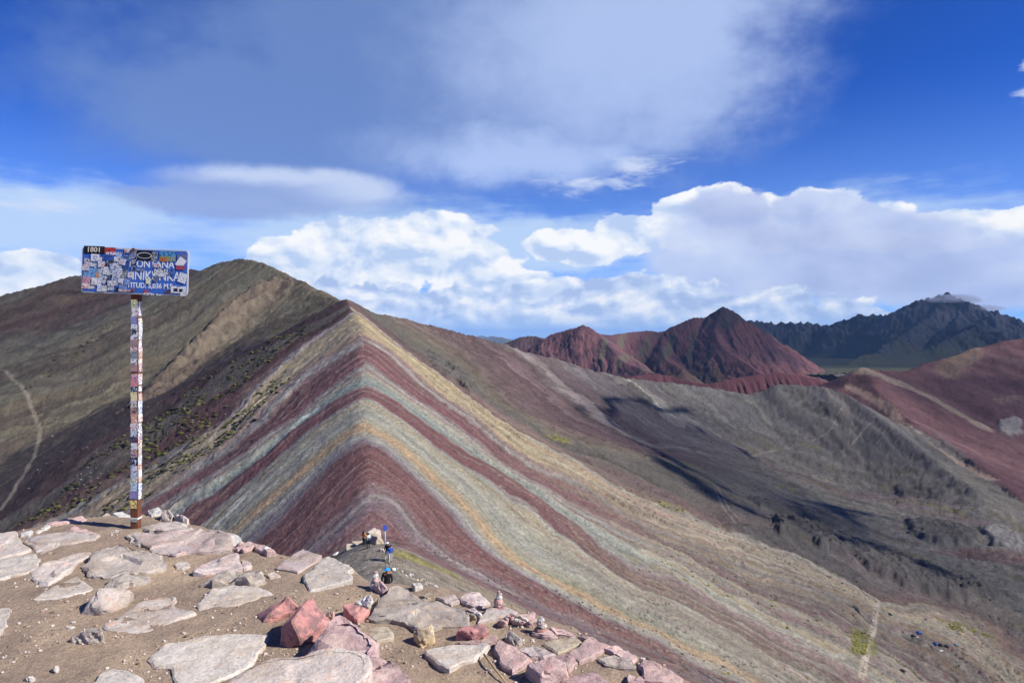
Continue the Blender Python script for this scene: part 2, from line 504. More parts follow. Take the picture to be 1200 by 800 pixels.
# far side of the skyline ridges belongs to whichever slope it hangs on
side = np.where(beyond, np.where(left_beyond, -1.0, 1.0), side)
side[(TY < 10)] = 1.0
S = np.where(side > 0, S_R, S_L)
DIST = HS['spine'][1]
print('strata', S[FINE].min(), S[FINE].max())
# ---------------------------------------------------------------- relief and rock colours of the main terrain
KA = 0.82        # sunlit photo colour to base colour
RAMP_R = [(120,(118,112,104)),(170,(112,106,102)),(178,(138,128,116)),(186,(112,104,102)),(196,(128,124,112)),(206,(108,100,100)),(214,(132,128,114)),(222,(110,104,102)),(232,(126,122,112)),
 (242,(108,96,98)),(250,(136,130,118)),(256,(112,98,98)),(268,(120,110,108)),(280,(112,88,88)),(286,(124,108,104)),(291,(126,112,106)),(296,(114,90,88)),(310,(116,88,88)),(322,(114,90,86)),(330,(128,110,92)),
 (337,(122,112,92)),(344,(104,97,86)),(352,(108,100,88)),(360,(118,92,86)),(364.5,(112,74,72)),(367,(150,142,130)),(370,(182,156,98)),(376,(206,178,114)),(380,(182,166,118)),(386,(192,170,114)),(391,(194,166,110)),(395,(132,108,92)),
 (399,(118,88,86)),(402,(150,148,136)),(405,(118,76,76)),(412,(112,68,70)),(420,(116,72,74)),(424,(124,98,98)),(427,(158,164,152)),(430,(128,98,92)),(434,(152,146,124)),(439,(156,158,136)),(443,(152,164,152)),(449,(148,164,154)),
 (452,(130,118,112)),(455,(108,66,68)),(466,(112,70,70)),(468.5,(150,150,138)),(471,(158,142,104)),(475,(156,148,120)),(480,(148,146,124)),(484,(158,160,142)),(489,(146,146,128)),(494,(150,146,116)),(498,(164,138,92)),(503,(168,136,90)),
 (507,(150,144,120)),(512,(138,136,126)),(516,(122,112,114)),(519,(126,110,112)),(522,(112,74,74)),(530,(112,70,70)),(545,(110,66,66)),(560,(116,74,72)),(567,(118,84,82)),(571,(118,94,92)),(577,(114,88,88)),(580,(128,114,110)),(582,(140,132,126)),(584,(122,104,104)),
 (588,(118,100,104)),(597,(112,88,94)),(606,(116,78,80)),(614,(112,74,76)),(622,(124,96,94)),(630,(132,116,98)),(640,(140,126,100)),(655,(134,124,106)),(680,(136,126,110)),(720,(134,124,108))]
RAMP_L = [(100,(96,88,82)),(148,(98,88,82)),(158,(100,76,74)),(178,(100,74,72)),(190,(116,106,98)),(205,(120,110,98)),(225,(122,112,94)),(240,(124,116,98)),(262,(128,118,104)),(275,(134,118,98)),(290,(138,124,102)),(305,(146,130,108)),
 (316,(140,124,104)),(324,(100,86,84)),(336,(98,80,80)),(343,(104,74,74)),(348,(120,112,104)),(353,(118,108,98)),(356,(106,72,72)),(363,(108,74,74)),(365,(132,122,118)),(367.5,(140,132,126)),(370,(150,130,90)),(380,(152,134,94)),(386,(150,136,104)),(392,(142,122,90)),(397,(120,92,88))]
RAMP_L = RAMP_L + [r for r in RAMP_R if r[0] >= 402]
def ramp(R, s):
    k = np.array([r[0] for r in R]); c = np.array([lin(*r[1]) for r in R])
    return np.stack([np.interp(s, k, c[:, i]) for i in range(3)], -1)

isfloor = DOM == len(KEYS)
key_i = {k: i for i, k in enumerate(KEYS)}
m_red = (DOM == key_i['redhill']) | (DOM == key_i['redspur'])
depth_floor = sstep(TZ - floor_h(TX, TY), 8, 45)        # 0 on the valley floor, 1 up on the slopes
nearw = sstep(RR, 12, 45)

# warped bed coordinate: beds pinch, swell and smear downslope
w1 = fbm(TX / 55, TY / 55, 5, seed=1) * 7.0
w2 = fbm(TX / 9, TY / 9, 4, seed=2) * 2.4
SW = S + (w1 * sstep(DIST, 5, 90) + w2 * sstep(DIST, 2, 40)) * np.clip(1.2 - np.abs(S - 450) / 700, .4, 1)
along = DIST
fine_b = fbm(SW / 2.3, along / 70.0, 4, seed=5)          # thin beds
mid_b = fbm(SW / 7.0, along / 160.0, 3, seed=6)
SW2 = SW + fine_b * 1.6
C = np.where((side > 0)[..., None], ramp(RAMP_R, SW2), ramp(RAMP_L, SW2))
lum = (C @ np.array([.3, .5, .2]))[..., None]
C = lum + (C - lum) * 0.68
rainb = sstep(SW2, 352, 372)[..., None]
# scree ridge on the right: pale and dark streaks
east_w = ((side > 0) * (1 - sstep(SW2, 335, 350)) * sstep(TZ - floor_h(TX, TY), 10, 40))[..., None]
stk = fbm(SW / 3.4, along / 420.0, 4, seed=14); stk2 = fbm(SW / 9.0, along / 600.0, 2, seed=15)
C = C * (1 + east_w[..., 0] * (0.5 * stk + 0.35 * stk2))[..., None]
# pale beds less pale; thin partings of maroon and of grey-olive inside the thick beds
C = C * (1 - 0.34 * sstep(lum, 0.20, 0.36) * rainb)
th = fbm(SW / 1.7, along / 260.0, 3, seed=8); th2 = fbm(SW / 2.6 + 40, along / 200.0, 3, seed=9)
mt = (sstep(th, 0.14, 0.34) * 0.38)[..., None] * rainb; C = C * (1 - mt) + np.array(lin(112, 82, 80)) * mt
ot = (sstep(th2, 0.16, 0.36) * 0.38)[..., None] * rainb; C = C * (1 - ot) + np.array(lin(136, 132, 116)) * ot
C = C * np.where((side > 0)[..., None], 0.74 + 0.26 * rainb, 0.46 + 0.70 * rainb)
# far down the flanks the beds are drowned in mixed scree
drown = (sstep(DIST + 30 * w1 / 5, 22, 170) * (0.86 - 0.16 * sstep(SW2, 368, 374) * (1 - sstep(SW2, 390, 397))) * rainb[..., 0] * np.where(side > 0, 1.0, 0.6))[..., None]
pm1 = fbm(SW / 3.2, along / 330.0, 4, seed=23); pm2 = fbm(SW / 5.5 + 11, along / 420.0, 4, seed=24)
mixed = np.array(lin(133, 126, 114)) + np.zeros_like(C)
t = sstep(pm1, 0.04, 0.30)[..., None]; mixed = mixed * (1 - t) + np.array(lin(124, 103, 101)) * t
t = sstep(-pm1, 0.06, 0.32)[..., None]; mixed = mixed * (1 - t) + np.array(lin(146, 142, 128)) * t
t = sstep(pm2, 0.12, 0.36)[..., None] * .8; mixed = mixed * (1 - t) + np.array(lin(150, 136, 110)) * t
t = sstep(-pm2, 0.16, 0.38)[..., None] * .8; mixed = mixed * (1 - t) + np.array(lin(112, 104, 98)) * t
mixed = mixed * (0.72 + 0.28 * lum / 0.22)
C = C * (1 - drown) + mixed * 0.84 * drown

hw_ = ((side < 0) * (1 - sstep(SW2, 318, 334)))[..., None]
lh = fbm(SW / 16.0, along / 500.0, 4, seed=16); lh2 = fbm(SW / 4.0, along / 300.0, 4, seed=18)
C = C * (1 + hw_[..., 0] * (0.55 * lh2))[..., None]
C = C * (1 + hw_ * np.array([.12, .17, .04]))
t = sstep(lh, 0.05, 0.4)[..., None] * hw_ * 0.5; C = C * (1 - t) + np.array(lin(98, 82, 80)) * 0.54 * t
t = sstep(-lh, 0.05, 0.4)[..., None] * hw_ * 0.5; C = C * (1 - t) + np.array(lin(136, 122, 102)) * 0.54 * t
# ---- relief
amp = nearw * np.clip(RR / 250, 0.25, 1.6)
rel = fbm(TX / 60, TY / 60, 5, seed=11) * np.where(side > 0, 1.9, 2.6) * amp * sstep(DIST, 4, 60)
rel += fbm(TX / 7, TY / 7, 3, seed=12) * 0.55 * amp + fbm(TX / 2.2, TY / 2.2, 2, seed=13) * 0.22 * amp
rain = sstep(S, 355, 372) * (1 - sstep(S, 640, 690))
rel += (fine_b * 0.40 + mid_b * 1.3) * amp * (0.35 + 0.65 * rain) * sstep(DIST, 3, 50)
# ledges: hard beds standing proud with a broken edge
led_n = fbm(SW / 5.0, along / 120.0, 2, seed=21)
led = np.clip(1 - np.abs(led_n - 0.05) / 0.035, 0, 1) * sstep(fbm(TX / 40, TY / 40, 2, seed=22), 0.02, 0.25)
led = led * sstep(DIST, 25, 80) * nearw * (~m_red)
rel -= led * 0.9 * amp
C = C * (1 - 0.55 * led[..., None])
# rills down the scree slopes
rill = ridged(SW / 9.0, along / 400.0, 3, seed=31)
rel -= rill * 0.4 * amp * sstep(DIST, 10, 60)

# rocky ground in the valley and outcrops
def pix_mask(poly, soft=10.0):
    """soft mask of the ground inside an outline given in photo pixels and laid on the ground"""
    w = np.array([hit(u, v)[:2] for (u, v) in poly])
    c = w.mean(0)
    inside = np.zeros(TX.shape, bool)
    n = len(w); j = n - 1
    dmin = np.full(TX.shape, 1e9)
    box = (np.abs(TX - c[0]) < np.ptp(w[:, 0]) + 60) & (np.abs(TY - c[1]) < np.ptp(w[:, 1]) + 60)
    x, y = TX[box], TY[box]
    ins = np.zeros(x.shape, bool); dm = np.full(x.shape, 1e9)
    for i in range(n):
        a, b = w[i], w[j]
        cond = ((a[1] > y) != (b[1] > y)) & (x < (b[0] - a[0]) * (y - a[1]) / (b[1] - a[1] + 1e-9) + a[0])
        ins ^= cond
        ab = b - a; t = np.clip(((x - a[0]) * ab[0] + (y - a[1]) * ab[1]) / (ab @ ab + 1e-9), 0, 1)
        dm = np.minimum(dm, np.hypot(x - a[0] - t * ab[0], y - a[1] - t * ab[1]))
        j = i
    sd = np.where(ins, dm, -dm) + fbm(x / 12, y / 12, 3, seed=41) * soft * 0.9
    out = np.zeros(TX.shape); out[box] = sstep(sd, -soft * 0.5, soft * 0.5)
    return out

def line_mask(line, width, jitter=0.0):
    w = np.array([hit(u, v)[:2] for (u, v) in line])
    w = resample(np.hstack([w, np.zeros((len(w), 1))]), 6)[:, :2]
    lo, hi = w.min(0) - 30, w.max(0) + 30
    box = (TX > lo[0]) & (TX < hi[0]) & (TY > lo[1]) & (TY < hi[1])
    x, y = TX[box], TY[box]
    dm = np.full(x.shape, 1e9)
    for a, b in zip(w[:-1], w[1:]):
        ab = b - a; t = np.clip(((x - a[0]) * ab[0] + (y - a[1]) * ab[1]) / (ab @ ab + 1e-9), 0, 1)
        dm = np.minimum(dm, np.hypot(x - a[0] - t * ab[0], y - a[1] - t * ab[1]))
    dm = dm + fbm(x / 8, y / 8, 2, seed=43) * jitter
    out = np.zeros(TX.shape); out[box] = 1 - sstep(dm, width * 0.5, width * 1.1)
    return out

# valley floor: grey-brown stony ground streaked along its fall
fall = (TX * 0.80 - TY * 0.60); across = (TX * 0.60 + TY * 0.80)
vf = fbm(across / 16, fall / 90, 5, seed=51); vf2 = fbm(across / 45, fall / 220, 3, seed=52)
base_v = np.array(lin(108, 104, 96)); mauve = np.array(lin(112, 101, 98)); pale = np.array(lin(128, 121, 111)); olive = np.array(lin(108, 101, 78))
Cv = base_v * (1 + 0.35 * vf[..., None])
t = sstep(vf2, 0.0, 0.35)[..., None]; Cv = Cv * (1 - t) + mauve * (1 + 0.2 * vf[..., None]) * t
t = sstep(vf + 0.3 * fbm(TX / 6, TY / 6, 2, seed=53), 0.35, 0.6)[..., None]; Cv = Cv * (1 - t) + pale * t
t = sstep(fbm(across / 30, fall / 70, 4, seed=54), 0.22, 0.5)[..., None] * 0.7; Cv = Cv * (1 - t) + olive * t
vmask = (1 - sstep(S, 345, 362)) * (side > 0) * (1 - sstep(TZ - floor_h(TX, TY), 16, 60)) * (TX > 0)
vmask = np.clip(vmask, 0, 1)
C = C * (1 - vmask[..., None]) + Cv * vmask[..., None]
rel += vmask * (ridged(across / 26, fall / 120, 5, seed=55) * 2.8 + fbm(TX / 9, TY / 9, 3, seed=56) * 1.0)

# the red hill on the right
f2 = TX * 0.75 - TY * 0.66; a2 = TX * 0.66 + TY * 0.75
rb = fbm(a2 / 30, f2 / 260, 4, seed=61)
red = np.array(lin(90, 66, 68)); red2 = np.array(lin(100, 80, 80)); tan = np.array(lin(144, 132, 108))
Cr = red * (1 + 0.3 * rb[..., None]); t = sstep(rb, 0.15, 0.5)[..., None] * 0.6; Cr = Cr * (1 - t) + red2 * t
mr = m_red.astype(float)[..., None]
C = C * (1 - mr) + Cr * mr
rel += m_red * (ridged(a2 / 60, f2 / 260, 3, seed=62) * 1.2 + fbm(TX / 60, TY / 60, 4, seed=63) * 4)
for line, w, c, k in [([(1010,433),(1030,440),(1060,450),(1095,468),(1130,487),(1150,498)], 20, (152,140,120), 0.62),
                      ([(995,452),(1015,462),(1045,482),(1080,512),(1120,540),(1160,562)], 9, (150,128,112), 0.75),
                      ([(1140,412),(1120,425),(1110,438)], 26, (118,104,84), 0.55),
                      ([(1170,470),(1190,468),(1199,466)], 10, (130,110,96), 0.5)]:
    m = line_mask(line, w, 5)[..., None] * k
    C = C * (1 - m) + np.array(lin(*c)) * m

# dark crags
rock_d = np.array(lin(80, 77, 73)); rock_l = np.array(lin(124, 120, 114))
CRAGS = [([(905,612),(940,618),(985,632),(1030,650),(1080,668),(1140,690),(1165,705),(1120,706),(1060,690),(1010,668),(960,645),(915,630)], 9, 0),
         ([(1065,612),(1090,614),(1125,620),(1150,632),(1140,642),(1100,640),(1070,628)], 7, 0),
         ([(1150,618),(1180,622),(1199,632),(1199,652),(1175,645),(1155,632)], 6, 1),
         ([(1042,572),(1080,573),(1115,578),(1110,586),(1060,583)], 5, 0),
         ([(505,412),(520,420),(536,440),(528,444),(512,430)], 4, 0), ([(524,422),(545,438),(560,460),(552,462),(535,442)], 4, 0),
         ([(880,585),(920,592),(970,606),(1020,628),(1010,632),(950,614),(890,598)], 4, 0),
         ([(1172,494),(1187,490),(1199,494),(1199,508),(1183,511),(1172,504)], 5, 1),
         ([(845,612),(900,622),(950,640),(1005,672),(1028,690),(1015,690),(960,664),(900,640)], 2.5, 0),
         ([(948,498),(960,506),(985,528),(1000,546),(990,542),(965,520)], 3, 0), ([(968,500),(985,512),(1010,540),(1000,536),(978,516)], 3, 0), ([(1060,496),(1085,515),(1120,545),(1112,543),(1078,518)], 3, 0), ([(1092,505),(1115,522),(1150,552),(1140,548),(1105,520)], 3, 0),
         ([(730,452),(748,448),(768,470),(762,476),(745,466)], 4, 0), ([(960,470),(985,480),(1003,500),(995,505),(975,490)], 4, 0)]
for poly, h, kind in CRAGS:
    m = pix_mask(poly, 7.0)
    rg = ridged(TX / 10, TY / 10, 4, seed=71) + 0.6 * ridged(TX / 3.2, TY / 3.2, 2, seed=72)
    rel += m * (rg * h * 0.42 + h * 0.35)
    cc = (rock_l if kind else rock_d) * (0.9 + 0.35 * rg[..., None])
    C = C * (1 - 0.85 * m[..., None]) + cc * 0.85 * m[..., None]
# rocky spur behind the sign and skyline crags
sp = np.clip(1.15 - HS['spur'][1] / 60.0, 0, 1) * (side < 0) * (np.abs(HS['spur'][0] - TZ) < 12)
rel += sp * (ridged(TX / 22, TY / 22, 5, seed=75) * 9.0 - 3)
cs = np.array(lin(104, 92, 80)) * (0.8 + 0.5 * ridged(TX / 8, TY / 8, 3, seed=76)[..., None])
C = C * (1 - 0.7 * sp[..., None]) + cs * 0.7 * sp[..., None]
for nm, wd, h in (('west', 22, 3.0), ('east', 16, 3.2)):
    m = np.clip(1 - HS[nm][1] / wd, 0, 1) * (np.abs(HS[nm][0] - TZ) < 10) * sstep(RR, 600, 700)
    rel += m * ridged(TX / 16, TY / 16, 4, seed=77) * h

# bare paths
pathc = np.array(lin(164, 153, 138))
for line, w in [([(0,432),(14,442),(30,462),(42,485),(46,502),(40,530),(28,552),(12,575),(0,592)], 1.7),
                ([(890,636),(940,655),(985,678),(1018,695),(1030,702)], 1.8),
                ([(1030,702),(1028,715),(1025,735),(1021,755),(1017,775),(1012,798)], 1.5), ([(1030,702),(1028,715),(1025,735),(1021,755),(1017,775),(1012,798)], 1.4), ([(830,622),(870,632),(890,636)], 1.6),
                ([(870,535),(905,528),(940,520),(960,515),(975,505)], 1.0), ([(975,505),(982,490),(988,478)], .9), ([(1000,520),(1012,505),(1020,497)], 1.4),
                ([(838,570),(850,595),(862,612)], .9), ([(842,570),(856,595),(868,611)], .8)]:
    m = line_mask(line, w, 0.8)[..., None] * (0.7 if line[0][0] >= 1000 or line[0][0] in (830, 890) else 0.38)
    C = C * (1 - m) + pathc * m
for line, w, c, k in [([(260,492),(278,476),(312,444),(348,414),(376,392),(385,386)], 2.2, (150,140,136), 0.9),
                      ([(252,616),(268,600),(285,580),(297,567)], 2.2, (190,190,176), 0.9),
                      ([(330,512),(350,495),(368,482)], 2.0, (186,196,186), 0.8),
                      ([(736,445),(752,458),(772,474),(790,488)], 3.0, (150,146,138), 0.8),
                      ([(1000,745),(1010,742),(1022,748),(1020,762),(1003,766)], 3.5, (104,104,60), 0.7),
                      ([(640,508),(652,512),(668,517)], 3.0, (122,118,60), 0.7), ([(775,588),(790,592),(802,598)], 2.2, (132,126,62), 0.8), ([(1100,728),(1130,736),(1165,748)], 2.0, (104,102,58), 0.8),
                      ([(560,740),(640,760),(760,795)], 4.0, (122,108,96), 0.3), ([(905,570),(935,574)], 3.0, (112,110,62), 0.8), ([(800,541),(815,546)], 2.5, (112,110,62), 0.8),
                      ([(1060,590),(1100,596),(1130,604)], 4.0, (116,112,70), 0.6), ([(945,522),(965,526)], 2.5, (116,112,66), 0.7), ([(480,655),(500,662),(530,672)], 1.2, (128,124,72), 0.8)]:
    m = line_mask(line, w, 2.0)[..., None] * k
    C = C * (1 - m) + np.array(lin(*c)) * m

# general mottling
C = C * (1 + 0.16 * fbm(TX / 14, TY / 14, 4, seed=81) + 0.30 * fine_b + 0.20 * mid_b)[..., None]
# streaks of loose scree running straight down the flanks
C = C * (1 + 0.22 * fbm(SW / 1.1, along / 26, 3, seed=82))[..., None]
C = C * (1 + 0.14 * (np.random.RandomState(2).rand(*TX.shape) - .5) + 0.22 * fbm(TX / 3.1, TY / 3.1, 2, seed=88))[..., None]
# hair-thin partings between beds
part = ridged(SW / 3.1, along / 140.0, 3, seed=85); part = sstep(part, 0.62, 0.86)
pale_l = ridged(SW / 4.3 + 7, along / 110.0, 2, seed=86); pale_l = sstep(pale_l, 0.62, 0.74)
brk = sstep(fbm(TX / 14, TY / 14, 4, seed=87), 0.0, 0.35)
rb_ = rain * sstep(DIST, 6, 40)
C = C * (1 - 0.20 * part * brk * rb_)[..., None]
C = C * (1 + 0.16 * pale_l * brk * rb_)[..., None]
C = np.clip(C * KA, 0.01, 0.9)
TZ2 = TZ + rel
TZ2 = np.where(RR < 60, TZ2 - 0.0, TZ2)
far_w = sstep(RR, 1900, 3200)
TZ2 = TZ2 + far_w * fbm(TX / 2500, TY / 2500, 4, seed=83) * 120

mat_ter, nt, b = new_mat('mountain_soil')
att = N(nt, 'ShaderNodeAttribute', attribute_name='Col')
geo = N(nt, 'ShaderNodeNewGeometry')
n1 = N(nt, 'ShaderNodeTexNoise'); n1.inputs['Scale'].default_value = 0.9; n1.inputs['Detail'].default_value = 6; n1.inputs['Roughness'].default_value = 0.7
L(nt, geo.outputs['Position'], n1.inputs['Vector'])
mr_ = N(nt, 'ShaderNodeMapRange'); mr_.inputs[1].default_value = 0.3; mr_.inputs[2].default_value = 0.7; mr_.inputs[3].default_value = 0.6; mr_.inputs[4].default_value = 1.4
L(nt, n1.outputs[0], mr_.inputs[0])
mul = N(nt, 'ShaderNodeVectorMath', operation='SCALE')
L(nt, att.outputs['Color'], mul.inputs[0]); L(nt, mr_.outputs[0], mul.inputs['Scale'])
L(nt, mul.outputs[0], b.inputs['Base Color'])
bp = N(nt, 'ShaderNodeBump'); bp.inputs['Strength'].default_value = 0.8; bp.inputs['Distance'].default_value = 0.7
L(nt, n1.outputs[0], bp.inputs['Height']); L(nt, bp.outputs[0], b.inputs['Normal'])
b.inputs['Roughness'].default_value = 0.95; b.inputs['Specular IOR Level'].default_value = 0.08
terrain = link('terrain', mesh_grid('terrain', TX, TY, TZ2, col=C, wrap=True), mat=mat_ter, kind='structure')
print('terrain done')
# ---------------------------------------------------------------- mountains behind
def far_sheet(name, ridges, u0, u1, d0, d1, nu, nd, base, relief, colour, mat, step):
    uu = np.linspace(u0, u1, nu); dd = np.geomspace(d0, d1, nd)
    D, UU = np.meshgrid(dd, uu, indexing='ij')
    X, Y = D * (UU - U0) / F, D
    best = np.full(X.size, -1e9, np.float32); dist = np.zeros(X.size, np.float32); which = np.zeros(X.size, int)
    st = []
    for i, r in enumerate(ridges):
        r = dict(r); r['c'] = resample(r['pts'], step); r['soft'] = r.get('soft', 4)
        h, ds, sd = cone_field(X.ravel(), Y.ravel(), r)
        m = h > best; best[m] = h[m]; dist[m] = ds[m]; which[m] = i
        st.append(h)
    st.append(base(X.ravel(), Y.ravel()).astype(np.float32))
    st = np.stack(st); m = st.max(0); K = np.float32(step * 0.22)
    Z = (m + K * np.log(np.exp((st - m) / K).sum(0))).reshape(X.shape)
    dist = dist.reshape(X.shape); which = which.reshape(X.shape)
    Z = Z + relief(X, Y, Z, dist, which)
    C = colour(X, Y, Z, dist, which)
    return link(name, mesh_grid(name, X, Y, Z, col=np.clip(C * KA, 0.008, 0.9)), mat=mat, kind='structure')

mat_far, nt, b = new_mat('far_rock')
att = N(nt, 'ShaderNodeAttribute', attribute_name='Col'); L(nt, att.outputs['Color'], b.inputs['Base Color'])
b.inputs['Roughness'].default_value = 0.95; b.inputs['Specular IOR Level'].default_value = 0.05

def edge_fade(X, Y, u0, u1): 
    u = U0 + F * X / Y
    return sstep(u, u0, u0 + 25) * (1 - sstep(u, u1 - 25, u1))

# red peaks
PK = [
 dict(pts=[P(575, 412, 2650), P(590, 403, 2650), P(610, 394, 2650), P(627, 393, 2650), P(640, 398, 2600), P(655, 402, 2550)], sl=.82, sr=.82),
 dict(pts=[P(600, 415, 2300), P(625, 405, 2300), P(647, 391, 2300), P(660, 387, 2280), P(683, 381, 2250), P(693, 385, 2230), P(703, 393, 2200), P(715, 406, 2120), P(727, 420, 2030), P(748, 430, 1940), P(775, 439, 1850)], sl=.82, sr=.82),
 dict(pts=[P(683, 381, 2250), P(703, 391, 2420), P(717, 392, 2480), P(737, 389, 2540), P(760, 387, 2580), P(777, 389, 2600), P(787, 383, 2600), P(800, 377, 2600), P(813, 372, 2600), P(830, 372, 2600), P(840, 365, 2600), P(847, 360, 2600), P(857, 363, 2590), P(867, 372, 2570),
      P(880, 384, 2540), P(893, 398, 2500), P(913, 415, 2450), P(933, 431, 2390), P(963, 447, 2320)], sl=.82, sr=.82),
 dict(pts=[P(847, 360, 2600), P(838, 385, 2480), P(845, 405, 2350), P(865, 418, 2250), P(885, 432, 2150), P(900, 440, 2050)], sl=.82, sr=.82),
 dict(pts=[P(777, 389, 2600), P(775, 405, 2450), P(780, 420, 2300), P(800, 432, 2180)], sl=.82, sr=.82),
]
def pk_relief(X, Y, Z, dist, wh):
    n = -ridged(X / 60 + 0.5 * fbm(X / 160, Y / 160, 3, 3), Y / 420, 4, seed=101) * 15 - ridged(X / 20, Y / 160, 3, seed=102) * 4 + ridged(X / 60, Y / 60, 5, seed=103) * 12 + 8
    k = sstep(dist, 3, 60) * 0.8 + 0.2
    return n * k - 4 + ridged(X / 22, Y / 22, 3, seed=104) * 4 * (1 - sstep(dist, 20, 60))
def pk_col(X, Y, Z, dist, wh):
    r = np.array(lin(104, 73, 74)); r2 = np.array(lin(82, 61, 67)); rock = np.array(lin(60, 58, 60)); gr = np.array(lin(92, 88, 74)); ol = np.array(lin(70, 68, 54))
    n = fbm(X / 60, Y / 300, 4, seed=111); n2 = fbm(X / 120, Y / 120, 4, seed=112)
    c = r * (1 + .3 * n[..., None]); t = sstep(n2, 0.0, .4)[..., None]; c = c * (1 - t) + r2 * t
    u = U0 + F * X / Y
    peak = sstep(Z + n2 * 60, 10, 60)[..., None] * ((u > 790) & (u < 880))[..., None]; c = c * (1 - .8 * peak) + rock * .8 * peak
    lefth = (wh == 0)[..., None] * 0.6; c = c * (1 - lefth) + rock * lefth
    s = np.abs(np.sin((u - 715 + (Y - 2500) * -0.06 + n * 6) / 9.0))
    strk = (sstep(s, .8, .96) * ((u > 700) & (u < 835)) * sstep(Z + n2 * 30, -130, -70) * (1 - sstep(Z + n2 * 20, -20, 30)))[..., None] * .75
    c = c * (1 - strk) + gr * strk
    low = ((1 - sstep(Z + n2 * 50, -135, -95)) * (u > 720) * (u < 850))[..., None] * .6; c = c * (1 - low) + ol * low
    return c
far_sheet('red_mountain', PK, 560, 985, 1750, 3300, 520, 420, lambda x, y: -250 + 0 * x, pk_relief, pk_col, mat_far, 12)

# low furrowed red ridge in front of the peaks
RG = [dict(pts=[P(690, 452, 1650), P(720, 446, 1660), P(745, 440, 1680), P(773, 438, 1700), P(800, 444, 1690), P(827, 450, 1660), P(850, 445, 1670), P(880, 440, 1690), P(913, 437, 1700), P(945, 441, 1700), P(970, 448, 1690), P(1000, 462, 1660)], sl=.7, sr=.62)]
def rg_relief(X, Y, Z, dist, wh):
    return -ridged(X / 17 + 0.5 * fbm(X / 60, Y / 60, 2, 4), Y / 220, 3, seed=121) * 9 * sstep(dist, 2, 30) + fbm(X / 20, Y / 20, 3, seed=122) * 2
def rg_col(X, Y, Z, dist, wh):
    n = fbm(X / 18, Y / 120, 4, seed=123)
    return np.array(lin(84, 54, 58)) * (1 + .35 * n[..., None])
far_sheet('furrowed_ridge', RG, 670, 1015, 1400, 1850, 420, 160, lambda x, y: -200 + 0 * x, rg_relief, rg_col, mat_far, 8)

# dark range on the right
DK = [
 dict(pts=[P(780, 392, 6200), P(840, 384, 6200), P(878, 380, 6200), P(905, 381, 6200), P(944, 382, 6100), P(971, 385, 6000), P(989, 377, 5900), P(1010, 371, 5800), P(1040, 374, 5700), P(1052, 366, 5600), P(1070, 358, 5500), P(1094, 352, 5500), P(1109, 348, 5500), P(1130, 363, 5500), P(1160, 370, 5500), P(1175, 371, 5400), P(1190, 376, 5300), P(1200, 384, 5200), P(1260, 380, 5200), P(1340, 372, 5300), P(1480, 366, 5400)], sl=.85, sr=.85),
 dict(pts=[P(1109, 348, 5500), P(1090, 372, 5200), P(1070, 388, 4900), P(1050, 402, 4600), P(1030, 412, 4400)], sl=.85, sr=.85),
 dict(pts=[P(1130, 363, 5500), P(1120, 380, 5000), P(1124, 391, 4500), P(1142, 388, 4300), P(1163, 391, 4200), P(1178, 400, 4100), P(1200, 410, 4000)], sl=.85, sr=.85),
 dict(pts=[P(1142, 388, 4300), P(1110, 405, 4050), P(1080, 414, 3900), P(1045, 416, 3800), P(1010, 419, 3700), P(985, 430, 3600)], sl=.85, sr=.85),
]
def dk_base(x, y): return -150 - 0.016 * (y - 2600)
def dk_relief(X, Y, Z, dist, wh):
    return (ridged(X / 420, Y / 420, 6, seed=131, gain=.58) * 150 - 60) * (0.2 + 0.8 * sstep(dist, 10, 260)) * sstep(Z, -165, -80) + (ridged(X / 90, Y / 120, 5, seed=132, gain=.6) * 46 - 20) * sstep(Z, -165, -80) + ridged(X / 30, Y / 60, 2, seed=135) * 8
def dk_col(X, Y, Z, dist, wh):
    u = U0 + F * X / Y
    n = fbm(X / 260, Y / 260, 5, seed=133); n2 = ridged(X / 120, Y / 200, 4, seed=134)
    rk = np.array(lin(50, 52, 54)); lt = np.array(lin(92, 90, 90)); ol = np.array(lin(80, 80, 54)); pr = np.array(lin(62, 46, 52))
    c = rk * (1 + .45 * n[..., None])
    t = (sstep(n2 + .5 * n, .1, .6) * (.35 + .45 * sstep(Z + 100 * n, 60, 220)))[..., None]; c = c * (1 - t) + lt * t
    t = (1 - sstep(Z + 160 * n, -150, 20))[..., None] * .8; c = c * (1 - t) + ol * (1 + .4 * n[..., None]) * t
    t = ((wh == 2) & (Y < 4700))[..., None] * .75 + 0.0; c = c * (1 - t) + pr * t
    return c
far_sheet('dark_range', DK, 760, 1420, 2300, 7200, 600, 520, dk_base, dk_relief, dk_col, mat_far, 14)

# faint hills on the horizon
HZ = [dict(pts=[P(400, 400, 26000), P(520, 397, 26000), P(560, 395, 25000), P(580, 396, 24000), P(600, 401, 23000), P(640, 396, 26000), P(700, 393, 28000), P(800, 396, 27000), P(950, 392, 28000), P(1100, 396, 27000), P(1400, 390, 26000)], sl=.25, sr=.25),
      dict(pts=[P(250, 402, 19000), P(545, 399, 16000), P(575, 396, 16000), P(592, 400, 15500), P(620, 408, 15000), P(700, 404, 17000)], sl=.3, sr=.3)]
far_sheet('distant_hills', HZ, 150, 1500, 12000, 32000, 420, 90, lambda x, y: -1400 + 0 * x, lambda X, Y, Z, d, w: ridged(X / 1500, Y / 1500, 5, seed=141) * 160 - 60,
          lambda X, Y, Z, d, w: np.array(lin(96, 92, 78)) * (1 + .4 * fbm(X / 900, Y / 900, 4, seed=142)[..., None]), mat_far, 200)
# ---------------------------------------------------------------- the summit the photographer stands on
G0 = -1.74
def on_ground(u, v, h=0.0):
    d = (-(G0 + h)) * F / (v - V0)
    return np.array([d * (u - U0) / F, d, G0 + h])

